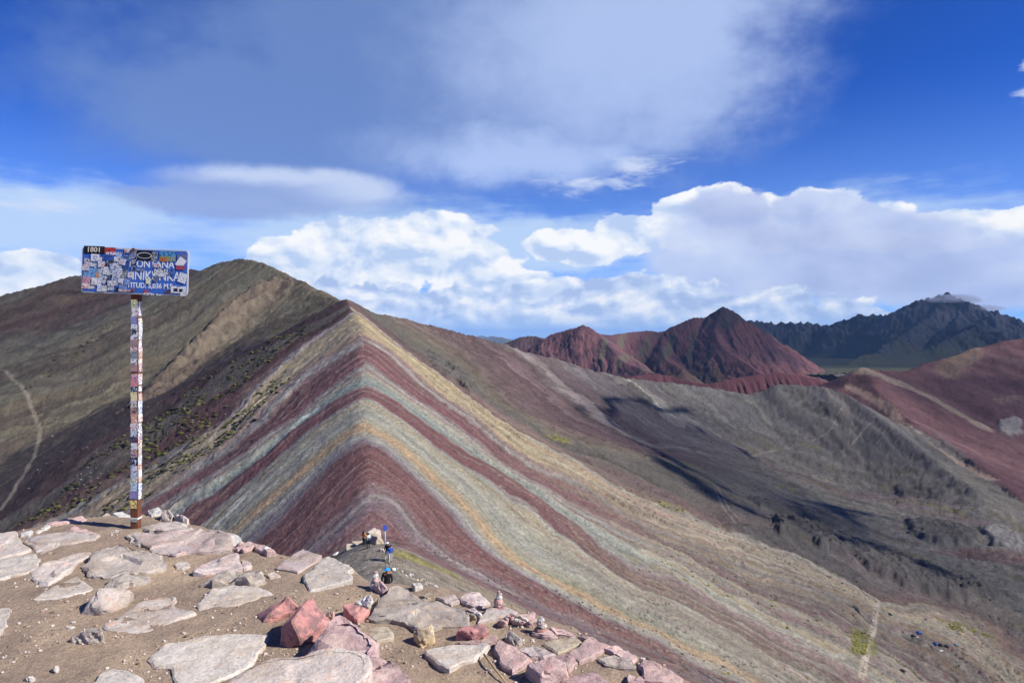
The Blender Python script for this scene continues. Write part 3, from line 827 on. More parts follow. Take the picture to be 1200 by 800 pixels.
EDGE_PX = [(-420,690),(-200,648),(-60,632),(0,624),(20,617),(55,609),(100,604),(150,601),(205,603),(224,612),(250,619),(285,630),(325,645),(375,650),(410,662),(432,676),(455,680),(500,682),(560,692),(612,709),(655,727),(705,746),(765,768),(815,794),(900,850),(1020,960),(1170,1150)]
edge = [on_ground(u, v)[:2] for (u, v) in EDGE_PX]
edge += [np.array(p) for p in [(2.2, 0.3), (3.0, -3), (2.5, -8), (-2, -10), (-8, -9), (-11, -3), (-11, 3)]]
edge = np.array(edge)
def sd_poly(x, y, w):
    ins = np.zeros(x.shape, bool); dm = np.full(x.shape, 1e9); j = len(w) - 1
    for i in range(len(w)):
        a, b = w[i], w[j]
        ins ^= ((a[1] > y) != (b[1] > y)) & (x < (b[0] - a[0]) * (y - a[1]) / (b[1] - a[1] + 1e-12) + a[0])
        ab = b - a; t = np.clip(((x - a[0]) * ab[0] + (y - a[1]) * ab[1]) / (ab @ ab + 1e-12), 0, 1)
        dm = np.minimum(dm, np.hypot(x - a[0] - t * ab[0], y - a[1] - t * ab[1])); j = i
    return np.where(ins, dm, -dm)
def summit_z(x, y):
    x, y = np.asarray(x, float), np.asarray(y, float)
    sd = sd_poly(x, y, edge) + fbm(x / 0.35, y / 0.35, 3, seed=201) * 0.05
    z = G0 + fbm(x / 1.1, y / 1.1, 3, seed=202) * 0.028 + fbm(x / 0.16, y / 0.16, 3, seed=203) * 0.010 - 0.006
    out = np.clip(-sd, 0, None)
    drop = np.where(out > 0, 0.02 + out * 0.75 + np.minimum(out, 0.25) * 0.5, 0.02 * sstep(-sd, -0.1, 0))
    return z - drop + sstep(out, 0.1, 1.0) * fbm(x / 0.5, y / 0.5, 4, seed=204) * 0.25
gx = np.unique(np.concatenate([np.linspace(-13, -5.2, 60), np.linspace(-5.2, 1.7, 330), np.linspace(1.7, 6, 40)]))
gy = np.unique(np.concatenate([np.linspace(-12, 2.7, 90), np.linspace(2.7, 7.6, 260), np.linspace(7.6, 13, 40)]))
GX, GY = np.meshgrid(gx, gy)
GZ = summit_z(GX, GY)

mat_soil, nt, b = new_mat('dry_soil')
geo = N(nt, 'ShaderNodeNewGeometry')
def tex_noise(nt, scale, detail=6, rough=0.6, vec=None):
    n = nt.nodes.new('ShaderNodeTexNoise'); n.inputs['Scale'].default_value = scale; n.inputs['Detail'].default_value = detail; n.inputs['Roughness'].default_value = rough
    if vec is not None: nt.links.new(vec, n.inputs['Vector'])
    return n
def ramp_node(nt, fac, stops):
    r = nt.nodes.new('ShaderNodeValToRGB'); nt.links.new(fac, r.inputs[0])
    el_ = r.color_ramp.elements
    while len(el_) > 1: el_.remove(el_[-1])
    el_[0].position = stops[0][0]; el_[0].color = (*stops[0][1], 1)
    for p, c in stops[1:]:
        e = el_.new(p); e.color = (*c, 1)
    return r
def mixrgb(nt, a, b_, fac, mode='MIX'):
    m = nt.nodes.new('ShaderNodeMix'); m.data_type = 'RGBA'; m.blend_type = mode
    for i, x in ((0, fac), (6, a), (7, b_)):
        if hasattr(x, 'is_linked'): nt.links.new(x, m.inputs[i])
        else: m.inputs[i].default_value = x if i == 0 else (*x, 1)
    return m.outputs[2]
n1 = tex_noise(nt, 1.7, 5, 0.6, geo.outputs['Position']); n2 = tex_noise(nt, 38, 6, 0.7, geo.outputs['Position']); n3 = tex_noise(nt, 150, 3, 0.6, geo.outputs['Position'])
r1 = ramp_node(nt, n1.outputs[0], [(0.3, lin(146, 128, 112, .78)), (0.5, lin(166, 146, 126, .78)), (0.7, lin(188, 166, 140, .78))])
r2 = ramp_node(nt, n2.outputs[0], [(0.25, (0.62, 0.6, 0.58)), (0.5, (1, 1, 1)), (0.75, (1.28, 1.26, 1.22))])
c = mixrgb(nt, r1.outputs[0], r2.outputs[0], 1.0, 'MULTIPLY')
r3 = ramp_node(nt, n3.outputs[0], [(0.3, (0.8, 0.8, 0.8)), (0.62, (1.05, 1.05, 1.05)), (0.7, (1.7, 1.7, 1.7))])
c = mixrgb(nt, c, r3.outputs[0], 1.0, 'MULTIPLY')
L(nt, c, b.inputs['Base Color'])
bp = N(nt, 'ShaderNodeBump'); bp.inputs['Strength'].default_value = 0.9; bp.inputs['Distance'].default_value = 0.018
L(nt, n2.outputs[0], bp.inputs['Height']); L(nt, bp.outputs[0], b.inputs['Normal'])
summit = link('summit_ground', mesh_grid('summit_ground', GX, GY, GZ), mat=mat_soil, kind='structure')

# ---- stone materials
def stone_mat(name, base, alt, spot, crack=2.6, grain=60, spots=(.56, .70), dust=.6):
    m, nt, b = new_mat(name)
    geo = N(nt, 'ShaderNodeNewGeometry'); pos = geo.outputs['Position']
    oi = N(nt, 'ShaderNodeObjectInfo')
    add = N(nt, 'ShaderNodeVectorMath', operation='ADD'); sc = N(nt, 'ShaderNodeVectorMath', operation='SCALE')
    sc.inputs[0].default_value = (31, 17, 23); L(nt, oi.outputs['Random'], sc.inputs['Scale'])
    L(nt, pos, add.inputs[0]); L(nt, sc.outputs[0], add.inputs[1]); p = add.outputs[0]
    a1 = tex_noise(nt, 5.5, 6, 0.62, p); a2 = tex_noise(nt, grain, 5, 0.7, p); a3 = tex_noise(nt, 14, 7, 0.65, p)
    c1 = ramp_node(nt, a1.outputs[0], [(0.35, base), (0.62, alt)])
    c2 = ramp_node(nt, a2.outputs[0], [(0.28, (0.66, 0.65, 0.64)), (0.5, (1, 1, 1)), (0.72, (1.18, 1.18, 1.18))])
    c = mixrgb(nt, c1.outputs[0], c2.outputs[0], 1.0, 'MULTIPLY')
    f3 = ramp_node(nt, a3.outputs[0], [(spots[0], (0, 0, 0)), (spots[1], (1, 1, 1))])
    c = mixrgb(nt, c, spot, f3.outputs[0])
    # dust-filled hairline cracks
    vo = nt.nodes.new('ShaderNodeTexVoronoi'); vo.feature = 'DISTANCE_TO_EDGE'; vo.inputs['Scale'].default_value = crack
    wob = N(nt, 'ShaderNodeVectorMath', operation='ADD'); L(nt, p, wob.inputs[0])
    ws = N(nt, 'ShaderNodeVectorMath', operation='SCALE'); ws.inputs['Scale'].default_value = 0.35; L(nt, a1.outputs['Color'], ws.inputs[0]); L(nt, ws.outputs[0], wob.inputs[1])
    L(nt, wob.outputs[0], vo.inputs['Vector'])
    cr = ramp_node(nt, vo.outputs['Distance'], [(0.0, (0.45, 0.42, 0.4)), (0.012, (1, 1, 1))])
    c = mixrgb(nt, c, cr.outputs[0], 0.7, 'MULTIPLY')
    # soil dust lying on the stone
    a4 = tex_noise(nt, 3.1, 6, 0.65, p)
    fd = ramp_node(nt, a4.outputs[0], [(0.48, (0, 0, 0)), (0.66, (dust, dust, dust))])
    c = mixrgb(nt, c, tuple(lin(176, 154, 130, .74)), fd.outputs[0])
    tint = N(nt, 'ShaderNodeMapRange'); tint.inputs[3].default_value = 0.86; tint.inputs[4].default_value = 1.1; L(nt, oi.outputs['Random'], tint.inputs[0])
    sv = N(nt, 'ShaderNodeVectorMath', operation='SCALE'); L(nt, c, sv.inputs[0]); L(nt, tint.outputs[0], sv.inputs['Scale'])
    L(nt, sv.outputs[0], b.inputs['Base Color'])
    bm_ = N(nt, 'ShaderNodeBump'); bm_.inputs['Strength'].default_value = 0.9; bm_.inputs['Distance'].default_value = 0.016
    h = N(nt, 'ShaderNodeMath', operation='ADD'); L(nt, a3.outputs[0], h.inputs[0])
    h2 = N(nt, 'ShaderNodeMath', operation='MULTIPLY'); h2.inputs[1].default_value = 0.35; L(nt, a2.outputs[0], h2.inputs[0]); L(nt, h2.outputs[0], h.inputs[1])
    L(nt, h.outputs[0], bm_.inputs['Height']); L(nt, bm_.outputs[0], b.inputs['Normal'])
    b.inputs['Roughness'].default_value = 0.85
    return m
SK = 0.80
SM = {
 'grey': stone_mat('pale_grey_stone', lin(217, 208, 196, SK), lin(204, 195, 184, SK), lin(210, 184, 160, SK)),
 'warm': stone_mat('warm_pale_stone', lin(214, 200, 188, SK), lin(196, 186, 178, SK), lin(220, 176, 150, SK)),
 'pinkgrey': stone_mat('pinkish_grey_stone', lin(206, 194, 188, SK), lin(200, 180, 174, SK), lin(212, 164, 156, SK)),
 'pink': stone_mat('pink_stone', lin(214, 182, 174, SK), lin(202, 176, 170, SK), lin(212, 158, 146, SK), crack=4.5, grain=80, dust=.45),
 'mauve': stone_mat('mauve_stone', lin(200, 168, 164, SK), lin(176, 150, 148, SK), lin(214, 190, 182, SK), crack=6.0, grain=90, spots=(.5, .62), dust=.3),
 'red': stone_mat('red_stone', lin(216, 156, 148, SK), lin(196, 140, 136, SK), lin(150, 116, 116, SK), crack=7.5, grain=70, spots=(.48, .60), dust=.25),
 'yellow': stone_mat('yellow_stone', lin(224, 196, 140, SK), lin(232, 218, 190, SK), lin(200, 150, 90, SK)),
 'dark': stone_mat('weathered_grey_stone', lin(204, 192, 180, SK), lin(176, 166, 156, SK), lin(218, 194, 170, SK), grain=90),
 'tan': stone_mat('tan_stone', lin(196, 182, 160, SK), lin(180, 168, 148, SK), lin(206, 192, 170, SK)),
 'white': stone_mat('white_stone', lin(228, 224, 216, SK), lin(212, 208, 202, SK), lin(226, 206, 190, SK)),
}

def noise3(p, f, seed):
    return (perlin(p[:, 0] * f + p[:, 2] * f * 0.7, p[:, 1] * f - p[:, 2] * f * 0.6, seed) + perlin(p[:, 1] * f * 0.9 + 5, p[:, 2] * f * 1.1 + p[:, 0] * f * 0.5, seed + 1)) * 0.7

SLAB_H = 0.34
def slab_mesh(name, px, h, seed, hf=None, rough=1.0, under=0.06):
    """a broken slab: outline of its top face in photo pixels, top h metres above the soil (hf at its near edge)"""
    px = np.array(px, float); vmin, vmax = px[:, 1].min(), px[:, 1].max()
    h *= SLAB_H; hf = None if hf is None else hf * SLAB_H
    hh = [h if hf is None else h + (hf - h) * (v - vmin) / (vmax - vmin + 1e-6) for v in px[:, 1]]
    pts = np.array([on_ground(u, v, q) for (u, v), q in zip(px, hh)])
    # resample the outline with a little raggedness
    n = len(pts); seg = np.linalg.norm(np.roll(pts, -1, 0) - pts, axis=1); per = seg.sum()
    M = int(np.clip(per / 0.03, 36, 110))
    t = np.linspace(0, per, M, endpoint=False); cum = np.concatenate([[0], np.cumsum(seg)])
    P2 = np.vstack([pts, pts[:1]])
    ring = np.stack([np.interp(t, cum, P2[:, i]) for i in range(3)], -1)
    nb = (np.roll(ring, 1, 0) + np.roll(ring, -1, 0)) / 2
    ring = ring * 0.85 + nb * 0.15
    cen = ring.mean(0)
    size = math.sqrt(per / 12)
    rad_ = ring - cen; rl = np.linalg.norm(rad_[:, :2], axis=1, keepdims=True)
    dirn = rad_ / np.maximum(rl, 1e-6)
    jag = (perlin(t / 0.13, np.full(M, seed * 3.3), seed) * 0.030 + perlin(t / 0.04, np.full(M, seed * 1.7), seed + 5) * 0.014) * rough
    ring = ring + dirn * jag[:, None] * np.array([1, 1, 0])
    gz = summit_z(ring[:, 0], ring[:, 1])
    rings = []
    low = np.minimum(gz, ring[:, 2]) - under
    bev = 0.006 + 0.006 * rough
    thick = ring[:, 2] - low
    for k, (f_in, zf) in enumerate([(0.02, 1.0), (0.006, 0.55), (-0.004, 0.22)]):
        r = ring.copy(); r += dirn * np.array([1, 1, 0]) * (f_in * size * 0.3 + (perlin(t / 0.06, np.full(M, k * 2.7 + seed), seed + 9) * 0.012 * rough)[:, None])
        r[:, 2] = ring[:, 2] - thick * zf
        rings.append(r)
    r = ring.copy(); r[:, 2] -= bev * 0.6; rings.append(r)
    r = ring - dirn * np.array([1, 1, 0]) * bev; rings.append(r)
    r = ring - dirn * np.array([1, 1, 0]) * bev * 3.2; r[:, 2] += 0.001; rings.append(r)
    for f in (0.9, 0.82, 0.73, 0.64, 0.55, 0.46, 0.37, 0.28, 0.19, 0.10):
        r = cen + (ring - cen) * f
        rings.append(r)
    V = np.vstack(rings + [cen[None]])
    d = noise3(V, 9, seed) * 0.012 + noise3(V, 28, seed + 3) * 0.007
    # a few flaked steps on the top face
    st = noise3(V, 3.2, seed + 7); d = d - (sstep(st, 0.12, 0.16) + sstep(st, -.2, -.17) - 1) * 0.009 * rough
    V[3 * M:, 2] += d[3 * M:] * rough
    faces = []
    K = len(rings)
    for k in range(K - 1):
        for i in range(M):
            j = (i + 1) % M
            faces.append((k * M + i, k * M + j, (k + 1) * M + j, (k + 1) * M + i))
    for i in range(M):
        faces.append(((K - 1) * M + i, (K - 1) * M + (i + 1) % M, K * M))
    # outline may run clockwise: keep the normals upward
    area = ((ring[:, 0] * np.roll(ring[:, 1], -1)) - (np.roll(ring[:, 0], -1) * ring[:, 1])).sum()
    if area < 0: faces = [f[::-1] for f in faces]
    me = bpy.data.meshes.new(name)
    o = V.copy()
    me.from_pydata([tuple(v) for v in V], [], faces)
    me.polygons.foreach_set('use_smooth', np.ones(len(me.polygons), bool))
    me.update()
    try: me.set_sharp_from_angle(angle=math.radians(26))
    except Exception: pass
    return me

def hull_mesh(name, pts, seed, bevel=0.008, cuts=3, amp=0.010):
    """a broken block: hull of corner points, edges knocked off, faces uneven"""
    bm = bmesh.new()
    vs = [bm.verts.new(tuple(p)) for p in pts]
    r = bmesh.ops.convex_hull(bm, input=vs)
    bmesh.ops.delete(bm, geom=list({g for g in r['geom_interior'] + r['geom_unused'] if isinstance(g, bmesh.types.BMVert)}), context='VERTS')
    bmesh.ops.dissolve_limit(bm, angle_limit=math.radians(12), verts=bm.verts[:], edges=bm.edges[:])
    bmesh.ops.bevel(bm, geom=bm.edges[:], offset=bevel, segments=1, affect='EDGES', profile=0.5)
    bmesh.ops.triangulate(bm, faces=bm.faces[:])
    for _ in range(cuts):
        long_e = [e for e in bm.edges if e.calc_length() > bevel * 2.2]
        if not long_e: break
        bmesh.ops.subdivide_edges(bm, edges=long_e, cuts=1, use_grid_fill=False)
        bmesh.ops.triangulate(bm, faces=bm.faces[:])
        if len(bm.faces) > 2500: break
    bm.normal_update()
    co = np.array([v.co for v in bm.verts]); no = np.array([v.normal for v in bm.verts])
    s = np.ptp(co, axis=0).max()
    d = noise3(co, 2.6 / s, seed) * amp * 2.0 + noise3(co, 8 / s, seed + 2) * amp * 1.0 + noise3(co, 22 / s, seed + 4) * amp * 0.4
    st = noise3(co, 4.0 / s, seed + 8); d = d - (st > 0.18) * amp * 1.6
    for v, dd, n_ in zip(bm.verts, d, no): v.co = v.co + Vector(n_) * float(dd)
    me = bpy.data.meshes.new(name); bm.to_mesh(me); bm.free()
    me.polygons.foreach_set('use_smooth', np.ones(len(me.polygons), bool))
    try: me.set_sharp_from_angle(angle=math.radians(24))
    except Exception: pass
    return me

def recentre(o, base=None):
    """put the object's origin at the base of its mesh"""
    me = o.data
    co = np.empty(len(me.vertices) * 3, np.float32); me.vertices.foreach_get('co', co); co = co.reshape(-1, 3)
    c = np.array([co[:, 0].mean(), co[:, 1].mean(), co[:, 2].min()]) if base is None else np.array(base)
    co -= c.astype(np.float32); me.vertices.foreach_set('co', co.ravel()); me.update()
    o.location = Vector(c)

SLABS = [   # outline, height, kind, height at the near edge, roughness
 ([(-14,627),(0,625),(18,624),(21,630),(29,641),(36,645),(18,651),(0,655),(-14,656)], .05, 'warm', .03, 1),
 ([(-12,657),(0,655),(36,648),(47,656),(43,664),(32,671),(0,677),(-12,679)], .05, 'grey', .05, 1),
 ([(26,635),(33,630),(60,626),(93,624),(109,624),(115,627),(110,633),(88,637),(77,649),(58,652),(45,650),(40,645)], .05, 'warm', .02, 1.2),
 ([(53,613),(77,606),(96,604),(100,608),(77,612),(56,615)], .04, 'pink', .03, 1),
 ([(32,675),(45,661),(66,655),(77,650),(106,646),(109,649),(88,660),(82,668),(55,685),(47,685)], .07, 'warm', .06, 1.4),
 ([(95,663),(102,656),(124,641),(137,635),(149,638),(163,647),(185,653),(195,662),(177,669),(157,671),(143,672),(125,677),(110,675)], .13, 'dark', .06, 1.6),
 ([(121,688),(129,678),(150,674),(157,674),(174,675),(178,678),(166,682),(148,686),(135,690)], .06, 'dark', .05, 1.6),
 ([(35,704),(53,692),(66,685),(88,674),(98,681),(112,690),(98,694),(80,699),(55,703)], .02, 'grey', .02, .8),
 ([(-14,714),(-8,712),(11,712),(9,725),(0,740),(-14,746)], .03, 'grey', .03, .8),
 ([(118,736),(130,725),(144,719),(164,703),(188,698),(204,699),(207,714),(225,717),(227,720),(199,730),(167,742),(130,740)], .03, 'warm', .03, 1),
 ([(229,710),(238,698),(246,690),(270,686),(289,687),(310,689),(321,696),(300,703),(275,710),(250,716),(236,718)], .03, 'grey', .03, 1),
 ([(235,683),(254,671),(280,666),(295,665),(310,670),(309,676),(300,686),(270,684),(250,684)], .08, 'dark', .05, 2),
 ([(224,669),(243,657),(268,649),(276,648),(285,664),(270,667),(240,671)], .08, 'pinkgrey', .05, 1.2),
 ([(282,656),(295,659),(295,664),(284,665)], .03, 'pinkgrey', .03, 1),
 ([(201,661),(207,658),(219,657),(221,661),(212,665),(205,665)], .02, 'warm', .02, 1),
 ([(149,628),(175,624),(215,622),(237,619),(256,619),(268,623),(270,642),(247,645),(215,646),(203,651),(182,646),(168,639),(160,634)], .13, 'pinkgrey', .04, 1.4),
 ([(266,624),(277,627),(284,633),(282,637),(272,638)], .06, 'white', .05, 1.2),
 ([(272,641),(292,635),(298,641),(277,645)], .05, 'pink', .04, 1.2),
 ([(295,636),(310,638),(322,647),(313,649),(298,644)], .05, 'pink', .04, 1.2),
 ([(322,665),(336,654),(354,643),(377,652),(366,661),(348,670)], .04, 'pinkgrey', .04, .8),
 ([(354,674),(384,650),(413,666),(406,670),(414,676),(412,681),(380,688),(361,692)], .05, 'grey', .05, .9),
 ([(310,674),(320,670),(328,675),(315,678)], .015, 'warm', .015, 1), ([(341,696),(346,690),(355,697),(347,699)], .015, 'warm', .015, 1),
 ([(170,771),(187,757),(218,752),(245,746),(274,744),(300,745),(316,745),(310,754),(300,768),(290,782),(270,793),(245,800),(225,806),(204,804),(197,782),(177,782)], .02, 'grey', .02, .9),
 ([(100,806),(117,789),(129,782),(150,788),(168,800),(172,818),(100,818)], .05, 'grey', .05, .9),
 ([(419,732),(455,735),(462,740),(462,748),(440,754),(430,745)], .012, 'tan', .012, .7),
 ([(431,725),(440,702),(461,688),(474,689),(494,700),(522,711),(545,716),(554,724),(552,732),(518,731),(500,736),(487,738),(474,728),(440,727)], .08, 'dark', .06, 1.2),
 ([(509,702),(533,697),(538,704),(528,708)], .03, 'pinkgrey', .03, .9),
 ([(537,700),(554,694),(562,696),(576,706),(562,709),(546,708)], .04, 'pinkgrey', .03, .9),
 ([(490,697),(506,695),(512,700),(500,702)], .02, 'tan', .02, .9),
 ([(480,686),(488,684),(497,687),(486,689)], .03, 'white', .03, 1),
 ([(495,763),(515,758),(540,756),(571,755),(575,758),(558,771),(530,784),(525,787),(508,776)], .05, 'grey', .05, .9),
 ([(537,752),(558,750),(580,743),(582,748),(576,755),(550,758)], .03, 'mauve', .03, 1.2),
 ([(578,762),(585,750),(603,757),(624,770),(618,776),(600,787),(586,776)], .06, 'pink', .05, 1),
 ([(604,760),(625,755),(637,761),(651,767),(636,772),(621,768)], .03, 'pinkgrey', .03, .9),
 ([(651,768),(664,767),(680,777),(666,786),(660,778),(647,772)], .03, 'mauve', .03, .9),
 ([(666,765),(685,751),(715,757),(700,767),(679,777)], .04, 'pink', .04, .9),
 ([(676,745),(695,748),(713,756),(690,751)], .03, 'pink', .03, .9),
 ([(645,737),(660,735),(675,743),(672,746),(651,742)], .04, 'pink', .03, 1.2),
 ([(636,755),(654,749),(675,747),(681,753),(667,762),(654,766)], .012, 'tan', .012, .9),
 ([(560,729),(567,714),(577,712),(592,710),(609,717),(600,722),(582,724)], .03, 'warm', .03, .8),
 ([(597,720),(624,719),(630,725),(618,731),(604,726)], .03, 'pink', .03, 1.2),
 ([(622,742),(634,736),(648,739),(655,746),(640,748)], .02, 'pink', .02, 1),
 ([(700,772),(720,767),(740,776),(747,785),(707,780)], .02, 'dark', .02, .8),
 ([(705,761),(725,759),(752,770),(742,775),(720,767)], .03, 'pink', .03, .9),
 ([(750,782),(753,771),(775,780),(802,793),(798,802),(757,797)], .03, 'pink', .03, .9),
 ([(660,797),(680,788),(700,791),(722,800),(715,815),(660,815)], .05, 'mauve', .05, 1.2),
 ([(130,601),(142,600),(152,603),(151,606),(138,606)], .03, 'white', .03, 1), ([(118,603),(126,600),(131,604),(124,607)], .03, 'warm', .02, 1),
 ([(21,624),(30,620),(37,622),(33,627),(23,627)], .04, 'white', .03, 1), ([(38,622),(54,615),(56,617),(42,624)], .03, 'white', .03, 1),
 ([(76,622),(86,617),(98,620),(112,625),(104,627),(88,624)], .03, 'pink', .02, 1),
 ([(164,617),(199,611),(218,613),(225,617),(223,621),(199,623),(171,623)], .08, 'warm', .06, 1.4),
 ([(128,624),(138,620),(153,623),(146,627),(134,628)], .06, 'dark', .04, 1.6),
 ([(165,624),(160,632),(175,636),(166,640),(150,636),(146,629)], .05, 'dark', .03, 1.6),
 ([(735,790),(752,796),(760,806),(738,806)], .03, 'mauve', .03, 1.0),
 ([(545,716),(556,712),(562,716),(556,721)], .02, 'pinkgrey', .02, 1.0),
]
for i, (px, h, kind, hf, rg) in enumerate(SLABS):
    me = slab_mesh('stone_slab', px, h, 300 + i * 7, hf=hf, rough=rg)
    o = link('stone_slab', me, parent=summit, mat=SM[kind])

def block(name, base, top, kind, seed, label, category='rock', group=None, bevel=0.005, amp=0.0045, sink=0.05):
    pts = [on_ground(u, v) - np.array([0, 0, sink]) for (u, v) in base] + [on_ground(u, v, h) for (u, v, h) in top] + [on_ground(u, v) + np.array([0, 0, 0.005]) for (u, v) in base]
    o = link(name, hull_mesh(name, pts, seed, bevel=bevel, amp=amp), mat=SM[kind], label=label, category=category)
    if group: o['group'] = group
    recentre(o)
    return o
block('boulder', [(300,722),(304,733),(330,724),(349,718),(344,708)], [(336,699,.13),(348,711,.07),(322,706,.09)], 'red', 11, 'wedge-shaped red rock, purple on its left flank, beside the larger cracked red rock', 'boulder')
block('boulder', [(326,758),(354,758),(388,736),(376,722),(338,734)], [(358,703,.20),(365,701,.20),(387,729,.08),(341,729,.15),(328,737,.10),(350,748,.07)], 'red', 12, 'tall cracked salmon-red rock standing upright between the slabs', 'boulder', bevel=.006, amp=.006)
block('boulder', [(402,725),(418,732),(434,719),(412,714)], [(400,710,.07),(410,706,.08),(432,715,.05),(420,727,.02)], 'red', 13, 'small dark red angular rock behind the mauve slab', 'boulder')
block('rock', [(381,727),(391,729),(392,721)], [(381,718,.03),(390,716,.045)], 'pink', 14, 'little pale pink stone wedged between two red rocks')
SLAB_H = 1.0
o = link('boulder', slab_mesh('boulder', [(358,770),(376,741),(392,726),(401,724),(411,730),(429,743),(445,766),(462,784),(482,802),(482,818),(400,818),(370,785)], .16, 901, hf=.08, rough=1.8), mat=SM['mauve'], label='big rough mauve slab of rock partly under a grey slab', category='boulder'); recentre(o)
o = link('boulder', slab_mesh('boulder', [(250,812),(280,787),(296,777),(342,770),(360,766),(392,761),(420,762),(432,768),(439,777),(432,790),(415,802),(400,820),(250,822)], .20, 902, hf=.17, rough=1.0, under=.10), mat=SM['warm'], label='long smooth grey slab lying on top of the mauve rock', category='boulder'); recentre(o)
block('rock', [(484,749),(492,757),(509,749),(498,742)], [(484,741,.05),(491,738,.07),(505,732,.09),(507,738,.08),(493,748,.03)], 'yellow', 15, 'small upright yellow block of stone at the foot of the dark grey slab')
block('rock', [(534,749),(556,751),(573,744),(560,738)], [(533,740,.05),(541,736,.06),(567,731,.07),(571,737,.06),(553,742,.05)], 'red', 16, 'flat-topped red block resting on a mauve slab')
block('boulder', [(615,792),(634,808),(666,798),(662,785),(628,786)], [(616,781,.07),(625,776,.09),(645,771,.11),(663,777,.10),(664,787,.06),(634,793,.06)], 'pink', 17, 'chunky pink block of rock with a shadowed left face', 'boulder', amp=.006)
block('rock', [(591,752),(604,759),(613,754),(600,745)], [(592,746,.03),(598,740,.05),(611,749,.04)], 'dark', 18, 'rough grey stone beside the pink slabs')
block('rock', [(416,709),(430,713),(437,708),(428,700)], [(418,705,.015),(432,697,.06),(436,703,.05)], 'white', 19, 'pale pointed stone casting a shadow beside the small dark red rock')
block('rock', [(80,752),(92,756),(120,753),(117,743),(95,744)], [(83,748,.03),(95,741,.06),(107,736,.09),(116,737,.09),(119,746,.04)], 'dark', 20, 'low grey furrowed stone alone on the bare soil', amp=.006)
block('boulder', [(92,722),(110,722),(142,714),(155,700),(116,700)], [(106,711,.06),(112,690,.13),(151,690,.10),(153,694,.08),(140,709,.03),(118,714,.05)], 'warm', 21, 'pale tilted block with a deep shadow on its left', 'boulder')
block('rock', [(171,603),(176,606),(190,603),(186,598)], [(172,598,.04),(184,594,.07),(189,598,.05)], 'white', 22, 'white stone just right of the sign post')
block('rock', [(186,610),(199,611),(204,608),(196,602)], [(189,598,.08),(196,597,.09),(202,603,.06)], 'warm', 23, 'rounded peach-coloured stone leaning by the sign post')
block('rock', [(205,611),(218,616),(221,611),(212,606)], [(204,603,.06),(214,604,.07),(219,608,.05)], 'warm', 24, 'squat peach stone at the brink behind the sign post')
block('rock', [(437,690),(447,696),(455,693),(448,686)], [(438,684,.04),(446,681,.06),(453,690,.03)], 'pink', 25, 'pink and white stone at the brink above the path')
block('rock', [(25,797),(33,800),(40,797)], [(27,795,.015),(35,793,.02)], 'white', 26, 'white chip of stone on the bare soil, left of the grey slab')
block('rock', [(57,786),(62,789),(67,787),(65,783)], [(58,784,.015),(65,780,.03)], 'white', 27, 'small white stone sitting on open soil')
block('rock', [(76,737),(82,739),(87,736)], [(78,735,.01),(85,733,.015)], 'white', 28, 'flat white chip below the tilted pale block')

# cairns: little towers of balanced stones
def cairn(u, v, spec, label, seed):
    b0 = on_ground(u, v)
    b0[2] = summit_z(b0[0], b0[1]) + 0.0
    root = link('cairn', None, label=label, category='cairn', group='small cairns at the brink'); root.location = Vector(b0)
    z = -0.005; r = np.random.RandomState(seed)
    for (w, dp, h, kind, ox, rot) in spec:
        pts = []
        for k in range(9):
            a = 2 * math.pi * k / 9 + r.uniform(-.3, .3)
            for q, f in ((0, .85), (h * .55, 1.0), (h, .72)):
                pts.append((ox + math.cos(a) * w * f * r.uniform(.8, 1.05), math.sin(a) * dp * f * r.uniform(.8, 1.05), z + q + rot * math.cos(a) * w * .5))
        s = link('stone', hull_mesh('stone', np.array(pts), seed + int(z * 1000), bevel=.002, cuts=2, amp=.0016), parent=root, mat=SM[kind])
        z += h * .92
    return root
cairn(585, 714, [(.045, .035, .04, 'red', 0, 0), (.035, .03, .045, 'pink', -.005, .1), (.022, .02, .026, 'white', 0, 0), (.02, .016, .014, 'dark', .002, .2), (.012, .012, .016, 'white', -.003, 0)], 'slim cairn with a red block at its foot, on a pale slab', 41)
cairn(634, 742, [(.062, .045, .022, 'pinkgrey', 0, 0), (.042, .035, .03, 'red', -.006, .25), (.036, .03, .022, 'white', .008, -.1), (.03, .02, .012, 'mauve', -.004, 0), (.022, .02, .022, 'white', 0, .2), (.012, .012, .014, 'white', .004, 0)], 'squat cairn on a broad flat stone beside pink rubble', 43)
cairn(440, 688, [(.05, .04, .05, 'white', 0, 0), (.035, .03, .035, 'pink', .005, .1), (.028, .022, .03, 'white', -.005, 0), (.015, .014, .02, 'mauve', 0, 0)], 'white and pink cairn at the brink above the stone path', 47)
# rubble heap between the cairns: each stone its own
rr = np.random.RandomState(5)
for (u, v) in [(592,728),(596,725),(601,727),(606,729),(611,731),(615,728),(600,723),(608,725),(548,722),(553,724),(560,722),(281,640),(285,645),(312,645),(589,731),(620,733)]:
    s = rr.uniform(5, 8)
    base = [(u + s * .9 * math.cos(a) , v + s * .35 * math.sin(a)) for a in (0.3, 1.6, 2.9, 4.2, 5.4)]
    top = [(u + s * .6 * math.cos(a), v - 3 + s * .25 * math.sin(a), rr.uniform(.02, .04)) for a in (0.8, 2.4, 4.5)]
    block('rubble_stone', base, top, ['pink', 'white', 'dark', 'mauve'][rr.randint(4)], int(u), 'small broken stone lying loose near the brink', 'stone', 'loose stones near the brink', bevel=.002, amp=.002, sink=.02)

